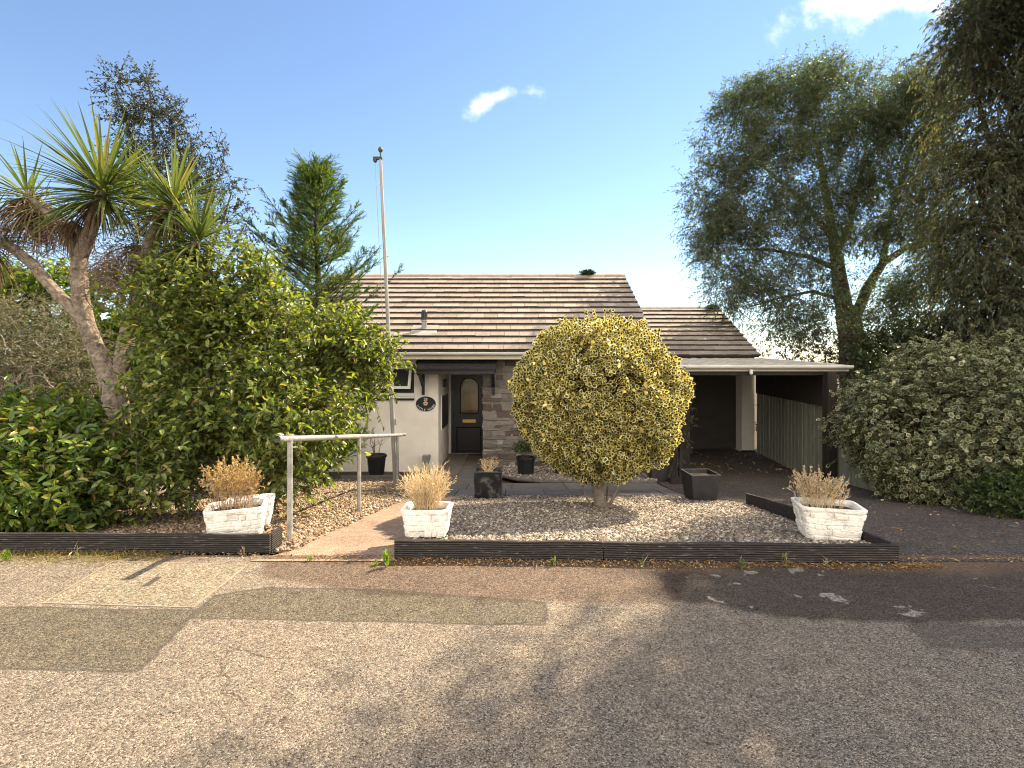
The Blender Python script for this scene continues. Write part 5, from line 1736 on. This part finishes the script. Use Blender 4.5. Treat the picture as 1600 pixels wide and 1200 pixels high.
def hedge(name, label, cat, blobs, n, k, tl, ll, lw, mat, seed, base, kind='oval', gap=(3, -.3), group=None, **kw):
    o = thing(name, label, cat, base, group)
    r = np.random.default_rng(seed)
    P, D, N, A, B = crown(r, blobs, n, k, tl, gap=gap, **kw)
    put('foliage', leaves('foliage', P, D, N, ll * r.uniform(.7, 1.2, len(P)), lw * r.uniform(.8, 1.2, len(P)), kind), mat, o)
    put('branches', sticks('branches', A, B, .006, .003), BARK_D, o)
    b_ = np.array(base)
    put('trunk', limbs_mb([(curve_pts(b_ + r.normal(size=3) * [.15, .15, 0], np.array(q[:3]), (0, 0, .1), 6), .05, .015) for q in blobs], 6), BARK_D, o)
    return o


hedge('garden_hedge', 'bright sunlit lime-green hedge seen between the cordyline trunks', 'hedge', [px_blob(180, 500, 75, 9.6, .6, 70), px_blob(70, 470, 85, 10.2, .6, 48), px_blob(210, 600, 70, 9.4, .6, 80), px_blob(-20, 460, 80, 10.4, .6, 40), px_blob(260, 560, 70, 9.6, .6, 90)], 2600, 8, .3, .11, .06, lime_leaf, 301, (at(180, 0, 9.6).x, 9.6, gz(9.6)), up=.3)
hedge('garden_hedge', 'dark green hedge filling the gap behind the big shrub, left of the house', 'hedge', [px_blob(380, 560, 110, 10.6, .7, 110), px_blob(300, 620, 110, 10.4, .7, 110), px_blob(180, 640, 100, 10.2, .6, 110), px_blob(440, 640, 60, 10.3, .5, 90)], 2600, 8, .35, .10, .05, mid_leaf, 302, (at(340, 0, 10.6).x, 10.6, gz(10.6)), up=.3)
hedge('garden_hedge', 'distant shady hedge along the far left boundary behind the twiggy bush', 'hedge', [(-12.5, 12, .8, 2.2, 1, 1.9), (-15.5, 12, .8, 2.4, 1, 1.9), (-10.5, 13, .8, 1.6, 1, 1.8), (-8.2, 13.6, .6, 1.6, .9, 1.6), (-18, 11, .8, 2.2, 1, 1.9)], 2600, 8, .4, .14, .07, mid_leaf, 303, (-12, 12, gz(12)), 'kite')

# ---- clipped variegated holly ball
hol = LV('holly_leaf', [(0, (0.014, 0.024, 0.008)), (1, (0.040, 0.055, 0.016))], [(0, (0.60, 0.50, 0.14)), (0.6, (0.78, 0.67, 0.24)), (1, (0.85, 0.77, 0.42))], .66, .86, .25)
yh = 6.5
hc = at(934, 624, yh)
ho = thing('variegated_holly', 'clipped round yellow-edged holly on a short trunk in the gravel bed', 'shrub', (at(938, 0, 6.45).x, 6.45, bed_z(6.45)))
r = np.random.default_rng(106)
n = 34000
u = rnd_unit(r, n)
rad = np.array([1.06, 1.02, 1.00])
bumpy = 1 + .035 * np.sin(u @ np.array([7.1, 3.2, 5.0]) + 1) + .03 * np.sin(u @ np.array([-4.4, 8.2, 6.1])) + .025 * np.sin(u @ np.array([11, -9, 12.0]))
sq = 1 / np.power(np.sum(np.abs(u) ** 2.5, 1), 1 / 2.5)
sh_ = 1 - r.uniform(0, 1, n) ** 1.3 * .24
P = np.array(hc) + u * rad * (bumpy * (.80 + .20 * sq) * sh_)[:, None]
P[:, 2] -= .05 * (u[:, 2] < -.3) * 0
keep = gapmask(np.random.default_rng(5), P, 17, -.30)
P, u = P[keep], u[keep]
D = u * .55 + r.normal(size=P.shape) * .8 + [0, 0, .1]
N = u * .6 + r.normal(size=P.shape) * .6
parts_ = (P, D, N)
# a few upright shoots along the top
ns = 46
us = unit(np.stack([r.normal(0, .5, ns), r.normal(0, .5, ns), np.ones(ns)], 1))
S = np.array(hc) + us * rad * 1.0
tt2 = (np.arange(9) / 9)[None, :, None]
dirs = unit(us * .4 + [0, 0, .9] + r.normal(size=us.shape) * .15)
Ps = (S[:, None] + dirs[:, None] * tt2 * r.uniform(.06, .15, (ns, 1, 1))).reshape(-1, 3)
P = np.concatenate([P, Ps]); D = np.concatenate([D, r.normal(size=Ps.shape) + [0, 0, .8]]); N = np.concatenate([N, r.normal(size=Ps.shape)])
put('crown', leaves('crown', P, D, N, r.uniform(.046, .070, len(P)), r.uniform(.034, .047, len(P)), 'rim'), hol, ho)
HT = lambda px, py, dy=0: np.array(at(px, py, 6.45 + dy))
hb = M('holly_bark', (0.12, 0.095, 0.075), (0.27, 0.225, 0.18), 12, .9, .7, 34, .1)
put('trunk', limbs_mb([([HT(938, 805), HT(938, 785), HT(934, 765), HT(928, 735), HT(915, 690), HT(905, 640)], .095, .035), ([HT(936, 770), HT(945, 745), HT(955, 700), HT(970, 650)], .07, .03), ([HT(933, 755), HT(915, 738), HT(890, 705), HT(870, 670)], .055, .02),
                       ([HT(942, 795), HT(955, 785), HT(966, 760), HT(975, 735), HT(985, 700)], .022, .012), ([HT(930, 800), HT(915, 775), HT(908, 750), HT(900, 720)], .014, .008), ([HT(944, 800, .1), HT(950, 770, .15), HT(948, 740, .2)], .02, .012)], 10, .08), hb, ho)
n = 1300
A = np.array(hc) + r.normal(size=(n, 3)) * .28
uu = unit(A - np.array(hc) + [0, 0, .1])
put('branches', sticks('branches', A, np.array(hc) + uu * .95 * r.uniform(.8, 1.08, (n, 1)), .006, .003), TWIG, ho)

# ---- variegated ivy hedge on the right
ivy = LV('ivy_leaf', [(0, (0.032, 0.050, 0.022)), (1, (0.085, 0.11, 0.045))], [(0, (0.18, 0.20, 0.09)), (0.6, (0.38, 0.37, 0.19)), (1, (0.60, 0.57, 0.36))], .66, .92, .25)
iv = thing('ivy_hedge', 'broad bank of cream-edged ivy covering the fence right of the driveway', 'hedge', (6.6, 6.6, gz(6.6)))
r = np.random.default_rng(107)
bl = [px_blob(1420, 660, 95, 8.0, .7, 92), px_blob(1500, 690, 105, 7.2, .7, 100), px_blob(1600, 700, 120, 6.6, .7, 110), px_blob(1470, 600, 80, 8.0, .7, 65), px_blob(1570, 610, 100, 7.2, .7, 80), px_blob(1690, 680, 130, 6.2, .7, 140), px_blob(1360, 640, 38, 8.3, .35, 62), px_blob(1480, 740, 60, 6.9, .4, 55), px_blob(1425, 700, 50, 7.2, .35, 60), px_blob(1392, 665, 42, 7.6, .3, 55), px_blob(1440, 750, 40, 7.0, .3, 35), px_blob(1800, 680, 140, 6.0, .7, 150)]
P, D, N, A, B = crown(r, bl, 10500, 7, .24, out=.7, up=-.05, jit=.5, shell=(.55, 1.03), gap=(4.5, -.28), droop=.35, leafdroop=.35, side=.8)
sz = r.uniform(.04, .078, len(P))
put('foliage', leaves('foliage', P, D, N, sz, sz * .85, 'rim'), ivy, iv)
put('stems', sticks('stems', A, B, .006, .003), TWIG, iv)
put('trunk', limbs_mb([(curve_pts((6.3 + .2 * k, 6.2 + .35 * k, gz(6.4) - .1), bl[k][:3], (0, 0, .1), 6), .04, .012) for k in range(6)], 7), BARK_D, iv)
hedge('low_shrub', 'low mid-green shrub at the foot of the ivy by the driveway edge', 'shrub', [px_blob(1565, 778, 48, 5.9, .3, 26), px_blob(1593, 775, 45, 5.85, .3, 30), px_blob(1620, 770, 60, 5.8, .3, 38)], 520, 8, .14, .05, .022, LM('low_shrub_leaf', [(0, (0.025, 0.05, 0.012)), (0.6, (0.05, 0.085, 0.02)), (1, (0.09, 0.13, 0.03))], .3), 304, (at(1580, 0, 5.9).x, 5.9, gz(5.9)))

# ---- hedge behind the carport
brown_hedge = LM('brown_green_leaf', [(0, (0.030, 0.028, 0.016)), (0.5, (0.06, 0.056, 0.03)), (1, (0.10, 0.09, 0.05))], .25, (1.5, 1.3, .6), .5, .3)
hedge('boundary_hedge', 'dull brown-green hedge top showing over the carport roof', 'hedge', [px_blob(1225, 552, 38, 14.5, .6, 26), px_blob(1290, 552, 55, 14.0, .7, 32), px_blob(1360, 560, 60, 13.0, .7, 34), px_blob(1330, 640, 130, 13.6, .7, 100)], 3000, 8, .28, .085, .035, brown_hedge, 305, (at(1290, 0, 14).x, 14, gz(14)))
hedge('boundary_hedge', 'green hedge below the big tree, right of the carport roof', 'hedge', [px_blob(1400, 555, 60, 11.5, .6, 45), px_blob(1460, 550, 60, 11, .6, 55), px_blob(1430, 640, 100, 11.2, .6, 90), px_blob(1530, 560, 70, 10.5, .6, 70)], 2400, 8, .28, .10, .045, mid_leaf, 306, (at(1430, 0, 11.3).x, 11.3, gz(11.3)))

# ---- big spreading tree on the right
fine_tree = LM('narrow_leaf', [(0, (0.045, 0.064, 0.034)), (0.5, (0.082, 0.108, 0.058)), (0.9, (0.13, 0.155, 0.085)), (1, (0.19, 0.165, 0.085))], .5, (1.45, 1.7, .85), .45, .3)
yt = 15.0
big = thing('spreading_tree', 'large wide-crowned tree with fine drooping leaves behind the carport', 'tree', (at(1332, 0, yt).x, yt, gz(yt)))
pth = [([T_(1335, 760, 2.5), T_(1333, 640, 2.5), T_(1330, 530, 2.5), T_(1324, 490, 2.5)], .44, .36),
       ([T_(1322, 500, 2.5), T_(1312, 440, 2.5), T_(1305, 390, 2.5), T_(1296, 340, 2.5), T_(1285, 270, 2.4), T_(1270, 200, 2.3)], .27, .05),
       ([T_(1335, 500, 2.5), T_(1355, 450, 2.5), T_(1380, 410, 2.5), T_(1420, 385, 2.4), T_(1470, 375, 2.3), T_(1530, 350, 2.2)], .18, .05),
       ([T_(1378, 415, 2.5), T_(1384, 380, 2.6), T_(1395, 320, 2.7), T_(1420, 250, 2.7)], .12, .03),
       ([T_(1306, 400, 2.5), T_(1330, 340, 2.8), T_(1345, 270, 2.9), T_(1360, 190, 2.9)], .12, .03),
       ([T_(1300, 370, 2.5), T_(1260, 320, 2.3), T_(1215, 280, 2.1), T_(1170, 240, 2.0)], .11, .025),
       ([T_(1308, 420, 2.5), T_(1260, 400, 2.2), T_(1200, 390, 1.9), T_(1140, 390, 1.8)], .10, .025),
       ([T_(1318, 470, 2.5), T_(1270, 455, 2.2), T_(1220, 465, 2.0), T_(1170, 480, 1.9)], .07, .02)]
put('trunk', limbs_mb(pth, 11, .06), BARK_D, big)
r = np.random.default_rng(108)
bl = [px_blob(1150, 210, 58, yt, 1.2, 58), px_blob(1175, 165, 45, yt, 1., 35), px_blob(1250, 140, 50, yt, 1., 35), px_blob(1110, 345, 35, yt, .9, 45), px_blob(1430, 150, 50, yt, 1.2, 45), px_blob(1230, 180, 75, yt, 1.6, 60), px_blob(1320, 165, 75, yt + .5, 1.6, 55), px_blob(1400, 190, 70, yt + .5, 1.6, 55), px_blob(1130, 300, 55, yt, 1.2, 55), px_blob(1200, 270, 80, yt, 1.6, 65), px_blob(1290, 260, 80, yt + 1, 1.6, 65), px_blob(1380, 280, 80, yt + .5, 1.6, 60),
      px_blob(1125, 390, 45, yt, 1.0, 55), px_blob(1180, 370, 70, yt - .3, 1.4, 60), px_blob(1255, 360, 70, yt + .5, 1.4, 60), px_blob(1340, 350, 60, yt + 1, 1.4, 50), px_blob(1430, 330, 60, yt, 1.4, 60), px_blob(1150, 450, 45, yt - .5, .9, 40), px_blob(1205, 470, 60, yt - .5, 1.2, 50), px_blob(1270, 450, 45, yt, 1., 50),
      px_blob(1400, 460, 50, yt + .5, 1., 45), px_blob(1450, 420, 60, yt, 1.2, 70), px_blob(1450, 200, 60, yt, 1.3, 60), px_blob(1390, 135, 30, yt, .8, 26), px_blob(1290, 120, 40, yt, .8, 22), px_blob(1170, 155, 40, yt, .7, 25), px_blob(1360, 510, 40, yt, .8, 25), px_blob(1250, 510, 40, yt - .3, .7, 25)]
P, D, N, A, B = crown(r, bl, 26000, 9, .5, out=.55, up=.12, jit=.6, shell=(.1, 1.08), gap=(3.6, -.20), droop=.22, leafdroop=.35, side=.7)
put('foliage', leaves('foliage', P, D, N, r.uniform(.07, .13, len(P)), r.uniform(.020, .036, len(P)), 'kite'), fine_tree, big)
put('branches', sticks('branches', A, B, .0045, .002), BARK, big)

# ---- tall dark evergreen at the right edge
ever = LM('evergreen_spray', [(0, (0.046, 0.060, 0.032)), (0.5, (0.082, 0.098, 0.052)), (0.9, (0.125, 0.132, 0.070)), (1, (0.18, 0.145, 0.07))], .5, (1.6, 1.5, .8), .55, .25)
ye = 10.5
ev = thing('evergreen_tree', 'tall dense dark evergreen with hanging sprays filling the right edge', 'tree', (at(1660, 0, ye).x, ye, gz(ye)))
r = np.random.default_rng(109)
bl = [px_blob(1560, 60, 75, 10.3, 1.2, 80), px_blob(1505, 60, 55, 10.2, .8, 50), px_blob(1640, 40, 120, 10.5, 1.4, 110), px_blob(1560, 190, 90, 10.3, 1.3, 80), px_blob(1520, 290, 70, 10.2, 1.1, 70), px_blob(1600, 300, 110, 10.3, 1.5, 100), px_blob(1550, 400, 75, 10.1, 1.2, 70), px_blob(1620, 430, 110, 10.0, 1.3, 100), px_blob(1540, 490, 60, 10.0, 1., 55),
      px_blob(1610, 540, 100, 9.9, 1.2, 80), px_blob(1700, 300, 150, 10.8, 1.6, 200), px_blob(1650, -80, 110, 10.5, 1.4, 90), px_blob(1580, -40, 60, 10.3, 1.0, 60), px_blob(1760, 60, 140, 11, 1.5, 160), px_blob(1700, 560, 130, 10, 1.2, 120), px_blob(1800, 420, 160, 11, 1.5, 160), px_blob(1495, 380, 34, 10.3, .6, 40),
      (9.7, 8.0, 9.1, 1.5, 1.4, 1.5), (10.6, 9.2, 8.9, 1.6, 1.6, 1.5), (10.7, 8.5, 6.3, 1.6, 1.5, 1.9), (11.6, 9.4, 9.3, 1.6, 1.6, 1.5), (11.5, 8.0, 8.6, 1.6, 1.4, 1.6), (12.2, 8.8, 6.0, 1.6, 1.5, 2.0), (10.9, 7.2, 9.4, 1.5, 1.4, 1.4), (8.3, 8.0, 9.3, 1.2, 1.2, 1.3)]  # unseen crown lobes outside the frame, added to shade the road
P, D, N, A, B = crown(r, bl, 32000, 9, .42, out=.55, up=-.05, jit=.45, shell=(.35, 1.06), gap=(2.2, -.55), droop=.5, leafdroop=.55, side=.55)
put('foliage', leaves('foliage', P, D, N, r.uniform(.07, .12, len(P)), r.uniform(.022, .040, len(P)), 'kite'), ever, ev)
put('branches', sticks('branches', A, B, .0045, .002), BARK, ev)
tb_ = np.array((at(1660, 0, ye).x, ye, gz(ye) - .1))
put('trunk', limbs_mb([([tb_, tb_ + [0, 0, 3], tb_ + [-.1, 0, 6], tb_ + [-.2, 0, 8.6]], .42, .12)] + [(curve_pts(tb_ + [0, 0, 1.2 + .5 * k], b_[:3], (0, 0, -.2), 6), .09, .03) for k, b_ in enumerate(bl)], 9), BARK_D, ev)

# ---- dry climber on the left carport post
hedge('climbing_plant', 'wispy half-dry climber on the left carport post beside the holly', 'climber', [(3.08, 9.22, .55, .16, .12, .75), (3.02, 9.2, -.2, .12, .1, .4)], 240, 6, .14, .05, .022, brown_hedge, 307, (3.1, 9.22, gz(9.2)), 'kite', (6, -.1))
o = thing('wooden_trellis', 'low dark wooden frame leaning beside the left carport post', 'trellis', (3.0, 9.1, gz(9.1)))
put('strut', MB().bar((2.86, 9.1, gz(9.1)), (2.95, 9.18, -.05), .05, .04), dark_wood, o)
put('strut', MB().bar((3.0, 9.1, gz(9.1)), (3.05, 9.2, .0), .05, .04), dark_wood, o)
put('foot_rail', MB().box(2.80, 3.2, 9.02, 9.11, gz(9.1), gz(9.1) + .10), dark_wood, o, bevel=.006)

# ---- weeds and ground litter
weed_leaf = LM('weed_leaf', [(0, (0.10, 0.17, 0.02)), (1, (0.20, 0.27, 0.04))], .45, (1.7, 1.7, .4), .45, .3)
wg = 'weeds along the kerb'


def weed(label, x, y, h, n, seed, mat=weed_leaf, wd=.02, sag=1.0, z=0.0):
    r = np.random.default_rng(seed)
    o = thing('weed', label, 'weed', (x, y, z), wg)
    az_ = r.uniform(0, 6.28, n); el_ = r.uniform(.5, 1.45, n)
    D = np.stack([np.cos(az_) * np.cos(el_), np.sin(az_) * np.cos(el_), np.sin(el_)], 1)
    B0 = np.array([x, y, z]) + np.stack([r.normal(0, .012, n), r.normal(0, .01, n), r.uniform(0, h * .55, n)], 1)
    put('leaf', ribbons('leaf', B0, D, h * r.uniform(.25, .55, n), wd * r.uniform(.6, 1.1, n), sag * r.uniform(.3, 1, n), 5, .2), mat, o)
    put('stem', MB().tube([(x, y, z - .01), (x + .004, y, z + h * .7)], [.004, .002], 5), weed_leaf, o)
    return o


weed('bright green upright weed at the path end of the kerb board', *onroad(605, 886), .17, 34, 1, wd=.016, sag=.5)
weed('small low green weed sprouting on the path edge', *onroad(484, 877), .05, 26, 2, wd=.012)
weed('flat green weed tucked beside the tall upright weed', *onroad(588, 884), .05, 24, 3, wd=.016)
weed('small green weed against the middle of the kerb board', *onroad(865, 884), .085, 14, 4, wd=.013)
weed('bushy narrow-leaved weed in front of the worn kerb board', *onroad(1160, 890), .11, 40, 5, wd=.012, mat=LM('grey_weed', [(0, (0.09, 0.11, 0.035)), (1, (0.20, 0.19, 0.08))], .3))
weed('grassy green weed clump at the far left of the left board', *onroad(8, 876), .10, 60, 6, wd=.010)
dry_w = LM('dry_weed', [(0, (0.26, 0.19, 0.10)), (1, (0.44, 0.34, 0.20))], .2, (1.2, 1.1, .8), .8, .1)
weed('dry brown stalk standing against the right kerb board', *onroad(1228, 886), .16, 10, 7, dry_w, .008)
weed('tiny dry seedling against the kerb board below the right planter', *onroad(1292, 886), .10, 9, 8, dry_w, .010)
weed('pale dead grass tuft at the corner of the left kerb board', *onroad(380, 868), .10, 14, 9, dry_w, .007)
weed('two bent pale dead stalks in front of the left board', *onroad(120, 872), .14, 4, 10, dry_w, .008, 2.0)
weed('single dead stalk in front of the board between path and holly', *onroad(1004, 886), .13, 3, 11, dry_w, .006, .3)

dl_ = LM('litter_leaf', [(0, (0.10, 0.055, 0.025)), (0.5, (0.22, 0.125, 0.05)), (0.85, (0.36, 0.22, 0.09)), (1, (0.48, 0.38, 0.24))], .15, (1.2, 1.1, .8), .8, .15)


def litter(name, n, xr, yf, seed, L_, W_2, mat, zoff=.012, flat=.25):
    r = np.random.default_rng(seed)
    x = r.uniform(*xr, n)
    y = yf(x, r)
    P = np.stack([x, y, np.array([gz(v) for v in y]) + zoff + r.uniform(0, .012, n)], 1)
    D = r.normal(size=(n, 3)) * [1, 1, flat]
    N = np.array([0, 0, 1.0]) + r.normal(size=(n, 3)) * .5
    return stuff(put(name, leaves(name, P, D, N, L_ * r.lognormal(0, .35, n), W_2 * r.lognormal(0, .3, n), 'kite'), mat))


kerb = lambda x: np.interp(x, [-6, -1.95, -.9, 2.9, 6], [4.12, 4.09, 3.93, 3.83, 3.95])
litter('leaf_litter', 2600, (-.9, 3.2), lambda x, r: kerb(x) - np.abs(r.normal(0, .055, len(x))) - .005, 1, .022, .007, dl_)
litter('leaf_litter', 420, (3.0, 6.5), lambda x, r: 3.93 + r.normal(0, .035, len(x)), 2, .026, .007, dry_w)
litter('leaf_litter', 900, (-6, -1.2), lambda x, r: kerb(x) - np.abs(r.normal(0, .06, len(x))) - .005, 3, .024, .008, dl_)
litter('leaf_litter', 800, (-5, -1.75), lambda x, r: r.uniform(4.2, 8.0, len(x)), 4, .035, .018, dl_, .06)
litter('leaf_litter', 240, (3.0, 6.3), lambda x, r: r.uniform(10.5, 13.3, len(x)), 5, .05, .03, dry_w)
litter('leaf_litter', 160, (3.0, 5.8), lambda x, r: r.uniform(4.2, 7, len(x)), 6, .03, .015, dl_)
r = np.random.default_rng(110)
n = 6000
x = r.uniform(-6.2, -2.75, n); y = kerb(x) - np.abs(r.normal(0, .11, n)) - .01
x += r.normal(0, .1, n)
P = np.stack([x, y, np.zeros(n)], 1)
D = r.normal(size=(n, 3)) * [1, 1, .2] + [0, 0, .45]
stuff(put('dry_grass', ribbons('dry_grass', P, D, r.uniform(.03, .075, n), .004, r.uniform(.3, 1.5, n), 3, .2), LM('dry_grass_blade', [(0, (0.12, 0.085, 0.03)), (0.6, (0.24, 0.18, 0.065)), (1, (0.20, 0.22, 0.06))], .3, (1.3, 1.2, .6), .7, .15)))
